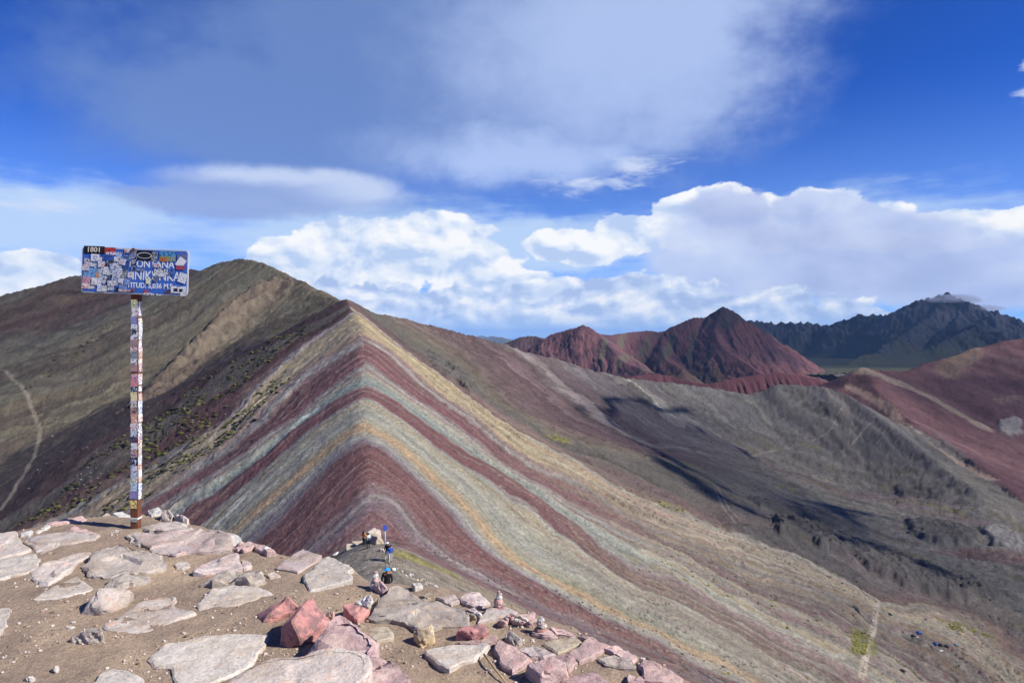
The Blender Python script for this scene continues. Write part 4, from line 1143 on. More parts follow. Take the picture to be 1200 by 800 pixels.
# gravel
def gravel():
    r = np.random.RandomState(3)
    V, Fc, Cc = [], [], []
    ico = bmesh.new(); bmesh.ops.create_icosphere(ico, subdivisions=1, radius=1.0)
    iv = np.array([v.co for v in ico.verts]); ifc = [[v.index for v in f.verts] for f in ico.faces]; ico.free()
    n = 0
    Q = np.array([on_ground(r.uniform(-60, 860), 600 + 230 * r.rand() ** 0.8) for _ in range(12000)])
    keep = (sd_poly(Q[:, 0], Q[:, 1], edge) > -0.05) & (fbm(Q[:, 0] / .5, Q[:, 1] / .5, 2, seed=17) > -0.1 + 0.15 * r.rand(len(Q)))
    Q = Q[keep][:5200]; QZ = summit_z(Q[:, 0], Q[:, 1])
    for p, z in zip(Q, QZ):
        s = 0.002 + 0.011 * r.rand() ** 5
        q = iv * (s * r.uniform(.6, 1.3, 3)) * (1 + 0.25 * (r.rand(len(iv), 1) - .5))
        a = r.rand() * 6.28; q = np.stack([q[:, 0] * math.cos(a) - q[:, 1] * math.sin(a), q[:, 0] * math.sin(a) + q[:, 1] * math.cos(a), q[:, 2] * .7], -1)
        k = len(V) * len(iv)
        V.append(q + np.array([p[0], p[1], z + s * .3])); Fc.append(np.array(ifc) + n * len(iv))
        c = [lin(205, 196, 186, .8), lin(170, 150, 132, .8), lin(196, 160, 150, .8), lin(110, 100, 92, .8)][r.choice(4, p=[.35, .4, .1, .15])]
        Cc.append(np.tile(np.array([*c, 1]), (len(iv), 1))); n += 1
    V = np.vstack(V); Fc = np.vstack(Fc); Cc = np.vstack(Cc)
    me = bpy.data.meshes.new('gravel'); me.from_pydata(V.tolist(), [], Fc.tolist())
    a = me.color_attributes.new('Col', 'FLOAT_COLOR', 'POINT'); a.data.foreach_set('color', Cc.astype(np.float32).ravel())
    m, nt, b = new_mat('gravel'); at = N(nt, 'ShaderNodeAttribute', attribute_name='Col'); L(nt, at.outputs['Color'], b.inputs['Base Color'])
    link('gravel', me, mat=m, kind='stuff', label='loose gravel scattered over the bare summit soil')
gravel()

# a thin stick half buried in the soil
def tube(name, path, r0, r1, n=7):
    path = [Vector(p) for p in path]; V, Fc = [], []
    for i, p in enumerate(path):
        t = (path[min(i + 1, len(path) - 1)] - path[max(i - 1, 0)]).normalized()
        a = t.orthogonal().normalized(); b_ = t.cross(a)
        r = r0 + (r1 - r0) * i / (len(path) - 1)
        for k in range(n):
            q = 2 * math.pi * k / n; V.append(tuple(p + a * math.cos(q) * r + b_ * math.sin(q) * r))
    for i in range(len(path) - 1):
        for k in range(n):
            Fc.append((i * n + k, i * n + (k + 1) % n, (i + 1) * n + (k + 1) % n, (i + 1) * n + k))
    Fc.append(tuple(range(n))[::-1]); Fc.append(tuple((len(path) - 1) * n + k for k in range(n)))
    me = bpy.data.meshes.new(name); me.from_pydata(V, [], Fc); me.polygons.foreach_set('use_smooth', np.ones(len(me.polygons), bool)); me.update()
    return me
def plain(name, col, rough=0.7, spec=0.3):
    m, nt, b = new_mat(name)
    geo = N(nt, 'ShaderNodeNewGeometry'); n = tex_noise(nt, 30, 5, 0.6, geo.outputs['Position'])
    r = ramp_node(nt, n.outputs[0], [(0.3, tuple(c * .75 for c in col)), (0.7, tuple(min(1, c * 1.2) for c in col))])
    L(nt, r.outputs[0], b.inputs['Base Color']); b.inputs['Roughness'].default_value = rough; b.inputs['Specular IOR Level'].default_value = spec
    return m
sp_ = [on_ground(567, 768, .02), on_ground(574, 777, .028), on_ground(582, 788, .022), on_ground(593, 801, .012)]
o = link('stick', tube('stick', sp_, .006, .004), mat=plain('dry_wood', lin(190, 160, 120, .8)), label='thin dry wooden stick lying on the soil', category='stick'); recentre(o)
# ---------------------------------------------------------------- ground lookup on the finished terrain
def ground_z(x, y):
    a = math.atan2(x, y); r = math.hypot(x, y)
    j = (a - AZ[0]) / (AZ[1] - AZ[0]); j = min(max(j, 0), 958.999); i = int(np.searchsorted(rad, r)) - 1; i = min(max(i, 0), len(rad) - 2)
    fi = (r - rad[i]) / (rad[i + 1] - rad[i]); j0 = int(j); fj = j - j0
    q = TZ2[i:i + 2, j0:j0 + 2]
    return float((q[0, 0] * (1 - fj) + q[0, 1] * fj) * (1 - fi) + (q[1, 0] * (1 - fj) + q[1, 1] * fj) * fi)
def stand(u, v):
    """the place on the slope seen at a pixel"""
    h = hit(u, v)
    return Vector((h[0], h[1], ground_z(h[0], h[1])))

# ---------------------------------------------------------------- the summit sign
def box_mesh(name, x0, x1, y0, y1, z0, z1, bevel=0.0):
    bm = bmesh.new(); bmesh.ops.create_cube(bm, size=1.0)
    for v in bm.verts: v.co = Vector((x0 + (v.co.x + .5) * (x1 - x0), y0 + (v.co.y + .5) * (y1 - y0), z0 + (v.co.z + .5) * (z1 - z0)))
    if bevel: bmesh.ops.bevel(bm, geom=bm.edges[:], offset=bevel, segments=2, affect='EDGES')
    me = bpy.data.meshes.new(name); bm.to_mesh(me); bm.free(); return me
def text_mesh(s, size, extrude=0.0006, bold=0.0, sx=1.0):
    cu = bpy.data.curves.new('lettering', 'FONT'); cu.body = s; cu.size = size; cu.extrude = extrude; cu.offset = bold; cu.align_x = 'CENTER'; cu.align_y = 'CENTER'; cu.resolution_u = 3
    ob = bpy.data.objects.new('lettering', cu); scene.collection.objects.link(ob)
    dg = bpy.context.evaluated_depsgraph_get(); me = bpy.data.meshes.new_from_object(ob.evaluated_get(dg))
    bpy.data.objects.remove(ob); bpy.data.curves.remove(cu)
    co = np.empty(len(me.vertices) * 3, np.float32); me.vertices.foreach_get('co', co); co = co.reshape(-1, 3)
    co = np.stack([co[:, 0] * sx, -co[:, 2], co[:, 1]], -1)      # face the viewer (-Y)
    me.vertices.foreach_set('co', co.ravel().astype(np.float32)); me.update()
    return me
_cm = {}
def cmat(rgb, rough=0.45):
    k = (tuple(rgb), rough)
    if k not in _cm:
        m, nt, b = new_mat('paint_%d_%d_%d' % tuple(int(c) for c in rgb))
        geo = N(nt, 'ShaderNodeNewGeometry'); n = tex_noise(nt, 55, 5, .7, geo.outputs['Position'])
        base = lin(*rgb, .8)
        r = ramp_node(nt, n.outputs[0], [(.28, tuple(c * .55 for c in base)), (.45, tuple(base)), (.75, tuple(min(1, c * 1.12 + .01) for c in base))])
        L(nt, r.outputs[0], b.inputs['Base Color']); b.inputs['Roughness'].default_value = rough; b.inputs['Specular IOR Level'].default_value = .35
        _cm[k] = m
    return _cm[k]
sb = on_ground(158, 619.5); SD = sb[1]; MPP = SD / F          # metres per photo pixel at the sign
sz0 = float(summit_z(sb[0], sb[1]))
sign = link('summit_sign', None, label='blue summit sign on a post, both plastered with stickers', category='sign')
sign.location = (sb[0], sb[1], sz0)
def sx_(u): return (u - 158) * MPP
def sz_(v): return (619.5 - v) * MPP + (G0 - sz0)
PW = 0.033
rust = plain('rusted_steel', lin(112, 72, 56, .8), .8, .2)
post = link('post', box_mesh('post', -PW, PW, -PW, PW, -0.1, sz_(294), .004), parent=sign, mat=rust)
post.rotation_euler = (0, math.radians(0.5), 0)
# panel, with a white rim, a little crooked
px0, px1, pz0, pz1 = sx_(99), sx_(223), sz_(345), sz_(292)
pcx, pcz = (px0 + px1) / 2, (pz0 + pz1) / 2; PWd, PHt = (px1 - px0), (pz1 - pz0); pcx += .008
def rounded_plate(name, w, h, r, y0, y1):
    V, n = [], 6
    pts = []
    for cx, cz, a0 in ((w / 2 - r, h / 2 - r, 0), (-w / 2 + r, h / 2 - r, 90), (-w / 2 + r, -h / 2 + r, 180), (w / 2 - r, -h / 2 + r, 270)):
        for k in range(n + 1):
            a = math.radians(a0 + 90 * k / n); pts.append((cx + r * math.cos(a), cz + r * math.sin(a)))
    M = len(pts)
    V = [(p[0], y0, p[1]) for p in pts] + [(p[0], y1, p[1]) for p in pts]
    Fc = [tuple(range(M)), tuple(range(2 * M - 1, M - 1, -1))] + [(i, M + i, M + (i + 1) % M, (i + 1) % M) for i in range(M)]
    me = bpy.data.meshes.new(name); me.from_pydata(V, [], Fc); me.update(); return me
PF = -PW - 0.012
panel = link('panel', rounded_plate('panel', PWd, PHt, .03, PF - .004, PF + .004), parent=sign, mat=cmat((205, 208, 212)))
panel.location = (pcx, 0, pcz); panel.rotation_euler = (0, math.radians(2.0), 0)
link('face', rounded_plate('face', PWd - .022, PHt - .022, .024, PF - .0065, PF - .0030), parent=panel, mat=cmat((58, 104, 192)))
YS = PF - .0075
def on_panel(name, me, x, z, rot=0, y=YS, mat=None):
    o = link(name, me, parent=panel, mat=mat); o.location = (x, y, z); o.rotation_euler = (0, rot, 0); return o
WHT = cmat((226, 230, 236))
K = PWd / 770.0                                     # zoomed-picture units to metres
def zx(x): return (x - 500) * K
def zz(y): return (303 - y) * K
def word(s, x, y, size, sx=1.0, bold=.0015, mat=WHT, yy=YS): return on_panel('lettering', text_mesh(s, size * K, bold=bold, sx=sx), zx(x), zz(y), 0, yy, mat)
word('MONTAÑA', 622, 250, 74, 0.86)
word('VINIKUNKA', 632, 335, 92, 0.80)
word('ALTITUD: 5,036 M.S.', 590, 405, 52, 0.86)
rs = np.random.RandomState(12)
_pm = {}
def pmat(rgb, seed):
    '''a worn printed sticker: paper colour, blotches of ink in two colours, torn bits'''
    k = (tuple(rgb), seed % 4)
    if k not in _pm:
        m, nt, b = new_mat('sticker_print')
        geo = N(nt, 'ShaderNodeNewGeometry')
        off = N(nt, 'ShaderNodeVectorMath', operation='ADD'); off.inputs[1].default_value = (seed * 1.7, seed * .9, seed * 2.3); L(nt, geo.outputs['Position'], off.inputs[0])
        n1 = tex_noise(nt, 62, 2, .5, off.outputs[0]); n2 = tex_noise(nt, 115, 2, .5, off.outputs[0]); n3 = tex_noise(nt, 30, 4, .6, off.outputs[0])
        base = np.array(lin(*rgb, .8)); r_ = np.random.RandomState(seed)
        ink = [lin(44, 48, 60, .8), lin(60, 100, 186, .8), lin(190, 80, 70, .8), lin(235, 236, 238, .8), lin(150, 160, 180, .8), lin(120, 150, 206, .8)]
        i1, i2 = ink[r_.randint(6)], ink[r_.randint(6)]
        f1 = ramp_node(nt, n1.outputs[0], [(.56, (0, 0, 0)), (.59, (1, 1, 1))]); f2 = ramp_node(nt, n2.outputs[0], [(.58, (0, 0, 0)), (.61, (1, 1, 1))])
        c = mixrgb(nt, tuple(base), tuple(i1), f1.outputs[0]); c = mixrgb(nt, c, tuple(i2), f2.outputs[0])
        wr = ramp_node(nt, n3.outputs[0], [(.30, (.6, .58, .56)), (.5, (1, 1, 1))]); c = mixrgb(nt, c, wr.outputs[0], 1.0, 'MULTIPLY')
        L(nt, c, b.inputs['Base Color']); b.inputs['Roughness'].default_value = .45; b.inputs['Specular IOR Level'].default_value = .3
        _pm[k] = m
    return _pm[k]
def sticker(x, y, w, h, rgb, rot=0, lift=0.0):
    e = .0012 + lift
    return on_panel('sticker', box_mesh('sticker', -w * K / 2, w * K / 2, -.0004, .0004, -h * K / 2, h * K / 2), zx(x), zz(y), rot, YS - e, pmat(rgb, int(x + y)) if w * h > 900 and rgb != (24, 24, 26) and rgb != (18, 18, 20) else cmat(rgb, .4))
ST = [(205,160,150,56,(24,24,26),0),(320,160,80,44,(196,60,60),0),(335,182,90,22,(220,222,226),0),(180,240,92,36,(210,214,222),0),(182,268,96,22,(226,228,232),.03),(240,300,60,120,(120,140,178),.1),(178,330,92,80,(120,178,224),0),(168,385,84,60,(206,160,170),.1),(168,420,90,40,(228,220,214),0),
 (235,340,22,30,(226,140,40),0),(285,292,60,26,(222,226,230),0),(320,245,60,60,(44,50,62),.3),(300,210,70,40,(58,96,190),0),(380,250,60,70,(216,220,224),.2),(398,312,50,60,(226,224,218),.5),(395,200,64,60,(150,176,214),0),(440,190,70,80,(70,110,190),.1),(425,330,40,60,(110,124,120),.4),(350,330,90,90,(206,212,222),.1),
 (280,350,80,100,(196,202,212),0),(320,360,36,60,(34,34,40),.2),(320,415,36,40,(28,28,32),.0),(300,430,110,36,(204,208,214),0),(250,400,30,90,(230,232,234),0),(420,420,60,40,(120,150,206),0),(490,185,60,70,(150,160,180),.1),(570,188,118,72,(18,18,20),0),(640,190,40,60,(90,96,104),.1),
 (735,170,116,40,(86,160,206),0),(735,205,116,36,(150,160,60),0),(705,212,50,28,(196,120,50),.05),(840,190,70,50,(120,124,150),0),(832,230,56,70,(228,230,232),.6),(830,265,60,28,(196,70,60),0),(690,300,96,40,(222,226,232),0),(680,325,90,20,(206,212,222),0),(600,370,34,40,(222,226,180),0),(848,340,60,70,(222,226,230),.3),
 (495,250,30,100,(30,34,48),.1),(545,292,60,16,(140,150,170),0),(590,445,24,26,(186,70,60),0),(600,462,60,14,(220,200,190),0),(820,425,110,50,(226,228,230),0),(800,428,30,24,(40,40,44),0),(838,430,26,22,(40,40,44),0),(745,445,30,20,(90,60,50),0),(430,445,120,16,(210,206,198),0),(640,465,110,12,(214,214,214),0),(855,455,40,30,(222,222,222),0),(380,440,20,30,(30,30,30),.2),
 (250,240,30,60,(206,210,216),0),(370,380,40,60,(160,176,206),.2),(450,380,40,40,(96,130,200),.1),(660,255,40,30,(200,206,216),.0),(660,350,26,50,(120,130,150),.2),(440,270,30,60,(66,80,110),.2),(770,300,40,40,(70,110,190),0),(215,215,60,50,(224,228,234),.05),(150,290,50,40,(214,222,234),0),(262,262,50,40,(228,230,232),-.1),(300,318,50,34,(226,230,236),.2),(345,272,44,40,(214,220,230),-.2),(372,220,40,34,(226,228,232),.1),(415,238,44,44,(200,212,230),.3),(340,395,60,40,(228,230,234),-.1),(405,375,40,36,(214,222,234),.2),(470,330,30,40,(206,216,232),.1),(215,385,40,50,(232,232,234),0),(270,445,70,22,(222,224,228),0),(445,160,40,26,(226,226,228),.1)]
for k, (x, y, w, h, rgb, rot) in enumerate(ST): sticker(x, y, w, h, rgb, rot, lift=.00009 * k)
word('1801', 205, 160, 50, 1.05, .001, cmat((222, 214, 196)), YS - .0075)
ov = bmesh.new(); bmesh.ops.create_circle(ov, cap_ends=True, radius=1, segments=28)
for v in ov.verts: v.co = Vector((v.co.x * 52 * K, 0, v.co.y * 22 * K))
m_ = bpy.data.meshes.new('sticker'); ov.to_mesh(m_); ov.free(); on_panel('sticker', m_, zx(570), zz(188), 0, YS - .0076, cmat((220, 222, 224)))
ov = bmesh.new(); bmesh.ops.create_circle(ov, cap_ends=True, radius=1, segments=28)
for v in ov.verts: v.co = Vector((v.co.x * 47 * K, 0, v.co.y * 18 * K))
m_ = bpy.data.meshes.new('sticker'); ov.to_mesh(m_); ov.free(); on_panel('sticker', m_, zx(570), zz(188), 0, YS - .0080, cmat((22, 22, 24)))
for (x, y) in ((490, 148), (492, 440)):
    bm = bmesh.new(); bmesh.ops.create_cone(bm, cap_ends=True, segments=6, radius1=.016, radius2=.014, depth=.014, matrix=Matrix.Rotation(math.radians(90), 4, 'X')); me = bpy.data.meshes.new('bolt'); bm.to_mesh(me); bm.free()
    on_panel('bolt', me, zx(x), zz(y), 0, YS - .010, rust)
# stickers on the post: front and the side turned to the sun
PS = [(358,12,(221,222,142)),(366,10,(230,231,232)),(376,9,(132,136,191)),(384,8,(225,227,230)),(393,12,(227,228,230)),(402,8,(169,142,129)),(410,7,(221,221,221)),(416,10,(136,139,149)),(424,7,(227,227,224)),(431,8,(175,145,131)),(441,6,(228,180,183)),(447,10,(222,137,135)),(456,6,(44,44,50)),(464,10,(221,202,125)),(473,8,(211,200,191)),(482,9,(186,156,142)),(490,10,(208,164,139)),(500,8,(227,225,222)),(507,9,(205,211,226)),(515,7,(60,60,66)),(522,7,(219,221,223)),(530,9,(200,165,147)),(540,11,(42,42,48)),(548,6,(227,228,228)),(556,9,(211,216,227)),(563,6,(169,172,136)),(570,9,(197,216,225)),(579,10,(154,143,191)),(590,9,(227,216,136)),(609,4,(136,186,153))]
for k, (v, h, rgb) in enumerate(PS):
    zc = sz_(v); w = rs.uniform(.055, .070); hh = h * MPP * rs.uniform(.9, 1.15)
    o = link('sticker', box_mesh('sticker', -w / 2, w / 2, -.0004, .0004, -hh / 2, hh / 2), parent=post, mat=pmat(rgb, v)); o.location = (rs.uniform(-.004, .004), -PW - .0012 - .0001 * k, zc); o.rotation_euler = (0, rs.uniform(-.08, .08), 0)
    if v < 585:
        rgb2 = [(236,236,236),(230,232,236),(214,196,180),(240,240,236),(228,230,234),(238,238,236),(226,214,200)][rs.randint(7)]
        hh = h * MPP * rs.uniform(.8, 1.3); w = rs.uniform(.05, .068)
        o = link('sticker', box_mesh('sticker', -.0004, .0004, -w / 2, w / 2, -hh / 2, hh / 2), parent=post, mat=pmat(rgb2, v + 3)); o.location = (PW + .0012 + .0001 * k, rs.uniform(-.004, .004), zc + rs.uniform(-.01, .01)); o.rotation_euler = (rs.uniform(-.08, .08), 0, 0)
o = link('lettering', text_mesh('96', .06, bold=.0008, sx=.8), parent=post, mat=cmat((34, 34, 40))); o.location = (0, -PW - .006, sz_(388))
for v, rgb in ((607, (216, 218, 214)),):
    o = link('band', box_mesh('band', -PW - .003, PW + .003, -PW - .003, PW + .003, -.008, .008), parent=post, mat=cmat(rgb)); o.location = (0, 0, sz_(v))

# ---------------------------------------------------------------- people on the path
def person(pos, facing, h, cols, label, pose='stand', pack=None, hat=None, group='hikers on the path below the summit'):
    """one body mesh grown from a skeleton; colours follow the clothing"""
    s = h / 1.72
    J = {'pel': (0, 0, .94), 'wai': (0, .01, 1.08), 'che': (0, .02, 1.28), 'nec': (0, .03, 1.46), 'hea': (0, -.01, 1.56), 'top': (0, -.01, 1.70)}
    st = .16 if pose == 'walk' else .05
    for sg, n in ((-1, 'l'), (1, 'r')):
        J['hip' + n] = (sg * .10, 0, .90); J['kne' + n] = (sg * .11, -.03 + sg * st * .5, .50); J['ank' + n] = (sg * .11, sg * st, .08); J['toe' + n] = (sg * .12, sg * st - .15, .04)
        J['sho' + n] = (sg * .19, .02, 1.40); J['elb' + n] = (sg * .27, -.02 - sg * st * .3, 1.13); J['wri' + n] = (sg * .25, -.16 - sg * st * .5, .95); J['han' + n] = (sg * .24, -.22 - sg * st * .5, .90)
    if pose == 'lean':
        for k in ('che', 'nec', 'hea', 'top', 'shol', 'shor', 'elbl', 'elbr', 'wril', 'wrir', 'hanl', 'hanr', 'wai'):
            x, y, z = J[k]; t = (z - .94); J[k] = (x, y - .35 * t, z - .06 * t)
    E_ = [('pel','wai'),('wai','che'),('che','nec'),('nec','hea'),('hea','top')]
    R_ = {'pel': .155, 'wai': .15, 'che': .175, 'nec': .065, 'hea': .105, 'top': .075}
    for n in 'lr':
        E_ += [('pel','hip'+n),('hip'+n,'kne'+n),('kne'+n,'ank'+n),('ank'+n,'toe'+n),('che','sho'+n),('sho'+n,'elb'+n),('elb'+n,'wri'+n),('wri'+n,'han'+n)]
        R_.update({'hip'+n: .105, 'kne'+n: .075, 'ank'+n: .055, 'toe'+n: .045, 'sho'+n: .08, 'elb'+n: .058, 'wri'+n: .042, 'han'+n: .045})
    ks = list(J); ix = {k: i for i, k in enumerate(ks)}
    me = bpy.data.meshes.new('person'); me.from_pydata([tuple(c * s for c in J[k]) for k in ks], [(ix[a], ix[b]) for a, b in E_], []); me.update()
    ob = bpy.data.objects.new('tmp', me); scene.collection.objects.link(ob)
    ob.modifiers.new('skin', 'SKIN'); ob.modifiers.new('sub', 'SUBSURF').levels = 1
    for i, k in enumerate(ks):
        me.skin_vertices[0].data[i].radius = (R_[k] * s, R_[k] * s * (.8 if k in ('pel', 'wai', 'che') else 1)); me.skin_vertices[0].data[i].use_root = (k == 'pel')
    dg = bpy.context.evaluated_depsgraph_get(); dg.update()
    m2 = bpy.data.meshes.new_from_object(ob.evaluated_get(dg)); bpy.data.objects.remove(ob); bpy.data.meshes.remove(me)
    m2.name = 'person'
    co = np.empty(len(m2.vertices) * 3, np.float32); m2.vertices.foreach_get('co', co); co = co.reshape(-1, 3) / s
    col_ = np.tile(np.array([*lin(*cols['top'], .8), 1], np.float32), (len(co), 1))
    col_[(co[:, 2] < .95)] = [*lin(*cols['legs'], .8), 1]; col_[co[:, 2] < .10] = [*lin(60, 50, 44), 1]
    hand = (np.abs(co[:, 0]) > .17) & (co[:, 2] < .99) & (co[:, 2] > .8) & (co[:, 1] < -.1); col_[hand] = [*lin(170, 120, 96), 1]
    arm = (np.abs(co[:, 0]) > .17) & (co[:, 2] >= .90) & ~hand & (co[:, 2] < 1.2); col_[arm] = [*lin(*cols['top'], .8), 1]
    hd = co[:, 2] > 1.44; col_[hd] = [*lin(176, 126, 100), 1]; col_[hd & ((co[:, 1] > .02) | (co[:, 2] > 1.64))] = [*lin(34, 28, 26), 1]
    a = m2.color_attributes.new('Col', 'FLOAT_COLOR', 'POINT'); a.data.foreach_set('color', col_.ravel())
    m2.polygons.foreach_set('use_smooth', np.ones(len(m2.polygons), bool))
    m2.materials.clear()
    o = link('person', m2, mat=mat_cloth, label=label, category='person', group=group); o.location = pos; o.rotation_euler = (0, 0, facing)
    dy = -.35 * .6 if pose == 'lean' else 0
    if pack:
        p = link('backpack', box_mesh('backpack', -.15 * s, .15 * s, .14 * s, .36 * s, 1.02 * s, 1.46 * s, .05 * s), parent=o, mat=cmat(pack, .7)); p.location = (0, dy * .5, 0)
    if hat:
        bm = bmesh.new(); bmesh.ops.create_uvsphere(bm, u_segments=14, v_segments=8, radius=.125 * s)
        for v in bm.verts:
            v.co.z = max(v.co.z, -.01); v.co = Vector((v.co.x, v.co.y, v.co.z * .9))
            if v.co.z <= 0: v.co.x *= 1.45; v.co.y *= 1.45
        m3 = bpy.data.meshes.new('hat'); bm.to_mesh(m3); bm.free(); p = link('hat', m3, parent=o, mat=cmat(hat, .8)); p.location = (0, -.01 * s + dy * 1.2, 1.63 * s)
    return o
mat_cloth, nt, b = new_mat('clothing'); at = N(nt, 'ShaderNodeAttribute', attribute_name='Col'); L(nt, at.outputs['Color'], b.inputs['Base Color']); b.inputs['Roughness'].default_value = .85
person(stand(426, 641), 2.6, 1.75, dict(top=(232, 140, 40), legs=(50, 56, 70)), 'hiker in an orange jacket standing at the far end of the path', hat=(70, 60, 50))
person(stand(431.5, 641.5), 3.6, 1.70, dict(top=(222, 224, 226), legs=(48, 50, 58)), 'hiker in a white top and dark trousers facing the orange jacket')
person(stand(453, 657), -.4, 1.75, dict(top=(40, 44, 52), legs=(196, 192, 184)), 'hiker in a black jacket and pale trousers with a bright blue pack', 'walk', pack=(40, 140, 220), hat=(226, 224, 220))
person(stand(457, 661), .3, 1.70, dict(top=(44, 92, 190), legs=(206, 204, 198)), 'hiker in a blue jacket carrying a dark green pack up the path', 'walk', pack=(30, 84, 66), hat=(40, 40, 44))
person(Vector((36 * (453 - U0) / F, 36, ground_z(36 * (453 - U0) / F, 36))), .1, 1.72, dict(top=(34, 34, 38), legs=(40, 40, 44)), 'hiker dressed in black with a bright blue hat near the top of the path', 'stand', hat=(36, 150, 230))

# signpost on the path
sp_pos = stand(451, 642)
o = link('trail_marker', None, label='thin trail marker with a small blue plate on the path', category='marker'); o.location = sp_pos
link('pole', tube('pole', [(0, 0, -.2), (0, 0, 2.3)], .06, .06), parent=o, mat=cmat((206, 206, 210)))
link('plate', box_mesh('plate', -.22, .22, -.09, -.065, 1.8, 2.35, .01), parent=o, mat=cmat((90, 120, 226)))

# rope fences beside the path
wood = plain('weathered_wood', lin(158, 142, 120, .8)); rope = plain('rope', lin(150, 136, 112, .8))
def fence(line, n, h, label, wall=False):
    w = np.array([hit(u, v) for (u, v) in line]); w = resample(w, 2.0)
    cum = np.concatenate([[0], np.cumsum(np.linalg.norm(np.diff(w[:, :2], axis=0), axis=1))])
    t = np.linspace(0, cum[-1], n)
    P_ = [Vector((np.interp(q, cum, w[:, 0]), np.interp(q, cum, w[:, 1]), 0)) for q in t]
    for p in P_: p.z = ground_z(p.x, p.y)
    root = link('rope_fence', None, label=label, category='fence', group='rope fences beside the path'); root.location = P_[0]
    pm = tube('post', [(0, 0, -.3), (0, 0, h)], .03, .026, 6)
    for p in P_:
        o = link('post', pm, parent=root, mat=wood); o.location = p - P_[0]
    for k in (.5, .92):
        link('rope', tube('rope', [p - P_[0] + Vector((0, 0, h * k)) for p in P_], .014, .014, 5), parent=root, mat=rope)
fence([(459,652),(478,664),(500,674),(525,685),(552,699)], 14, .95, 'rope fence on wooden posts farther from the stone path')
fence([(461,664),(476,673),(492,681),(510,690),(532,702)], 12, .95, 'rope fence on wooden posts along the edge of the stone path')

# stones lining the path and the rocks at its far end
def rock_at(u, v, size, kind, seed, label, group=None, flat=.7, name='rock', cat='rock'):
    p = stand(u, v); r = np.random.RandomState(seed); pts = []
    for k in range(14):
        d = Vector((r.normal(), r.normal(), r.normal())).normalized()
        pts.append((d.x * size * r.uniform(.7, 1.1), d.y * size * r.uniform(.7, 1.1), d.z * size * flat * r.uniform(.7, 1.1) + size * flat * .35))
    o = link(name, hull_mesh(name, np.array(pts), seed, bevel=size * .05, cuts=2, amp=size * .05), mat=SM[kind], label=label, category=cat)
    if group: o['group'] = group
    o.location = p; return o
rock_at(436, 634, 1.3, 'dark', 61, 'dark upright rock at the far end of the path', flat=1.1)
rock_at(441, 635, 1.3, 'tan', 62, 'tan rock on the right of the dark upright rock')
rock_at(427, 633, .8, 'tan', 63, 'tan rock beyond the hiker in orange')
rock_at(420, 637, .9, 'tan', 64, 'low tan rock left of the hiker in orange')
rock_at(411, 643, .9, 'tan', 65, 'wide tan rock on the left brink of the saddle')
rock_at(393, 650, .55, 'white', 66, 'white rock at the left brink below the summit slabs')
rock_at(447, 647, .5, 'dark', 67, 'small grey rock beside the trail marker')
rs = np.random.RandomState(31)
for k in range(26):
    t = k / 25; u = 462 + 76 * t + rs.uniform(-3, 3); v = 667 + 36 * t + rs.uniform(-3, 2)
    rock_at(u, v, rs.uniform(.14, .30), ['tan', 'warm', 'white'][rs.randint(3)], 700 + k, 'pale stone edging the path inside the rope fence', 'stones edging the path', name='edging_stone', cat='stone')

# ---------------------------------------------------------------- low plants
def clumps(name, spots, rmin, rmax, cols, label, seed):
    r = np.random.RandomState(seed)
    ico = bmesh.new(); bmesh.ops.create_icosphere(ico, subdivisions=1, radius=1.0); iv = np.array([v.co for v in ico.verts]); ifc = np.array([[v.index for v in f.verts] for f in ico.faces]); ico.free()
    V, Fc, Cc = [], [], []
    for n, (x, y) in enumerate(spots):
        z = ground_z(x, y); s = (rmin + (rmax - rmin) * r.rand() ** 2) * min(1.0, max(.25, y / 380.0))
        q = iv * (1 + .55 * (r.rand(len(iv), 1) - .4)) * np.array([s * r.uniform(.8, 1.5), s * r.uniform(.8, 1.3), s * r.uniform(.4, .7)])
        V.append(q + np.array([x, y, z + s * .12])); Fc.append(ifc + n * len(iv))
        c = np.array(cols[r.choice(len(cols))]); Cc.append(np.hstack([np.tile(c, (len(iv), 1)) * (.7 + .6 * r.rand(len(iv), 1)), np.ones((len(iv), 1))]))
    me = bpy.data.meshes.new(name); me.from_pydata(np.vstack(V).tolist(), [], np.vstack(Fc).tolist())
    a = me.color_attributes.new('Col', 'FLOAT_COLOR', 'POINT'); a.data.foreach_set('color', np.vstack(Cc).astype(np.float32).ravel())
    link(name, me, mat=mat_cloth, kind='stuff', label=label)
def spots_in(poly, n, seed, thr=0.0, sc=18):
    r = np.random.RandomState(seed); poly = np.array(poly, float); out = []
    lo, hi = poly.min(0), poly.max(0); k = 0
    while len(out) < n and k < n * 60:
        k += 1
        u, v = r.uniform(lo[0], hi[0]), r.uniform(lo[1], hi[1])
        if sd_poly(np.array([u]), np.array([v]), poly)[0] < 0: continue
        h = hit(u, v)
        if h[1] > 1400 or h[1] < 90 or fbm(h[0] / sc, h[1] / sc, 3, seed=91) < thr + .12 * (r.rand() - .5): continue
        a = math.atan2(h[0], h[1]) + r.uniform(-.0006, .0006); q = math.hypot(h[0], h[1]) * r.uniform(.996, 1.004)
        out.append((q * math.sin(a), q * math.cos(a)))
    return out
dk = [lin(62, 62, 42, .8), lin(78, 78, 46, .8), lin(52, 50, 40, .8), lin(66, 60, 46, .8), lin(98, 98, 50, .8)]
sp1 = spots_in([(372,383),(330,410),(300,440),(240,500),(170,548),(90,596),(20,612),(60,575),(150,508),(230,445),(300,405),(352,380)], 1100, 51, .0)
sp2 = spots_in([(352,444),(335,452),(300,492),(256,524),(200,562),(140,602),(110,602),(180,548),(240,506),(280,478),(320,440)], 520, 52, -.02)
sp3 = spots_in([(150,370),(100,420),(30,460),(40,440),(110,385)], 60, 53, .1)
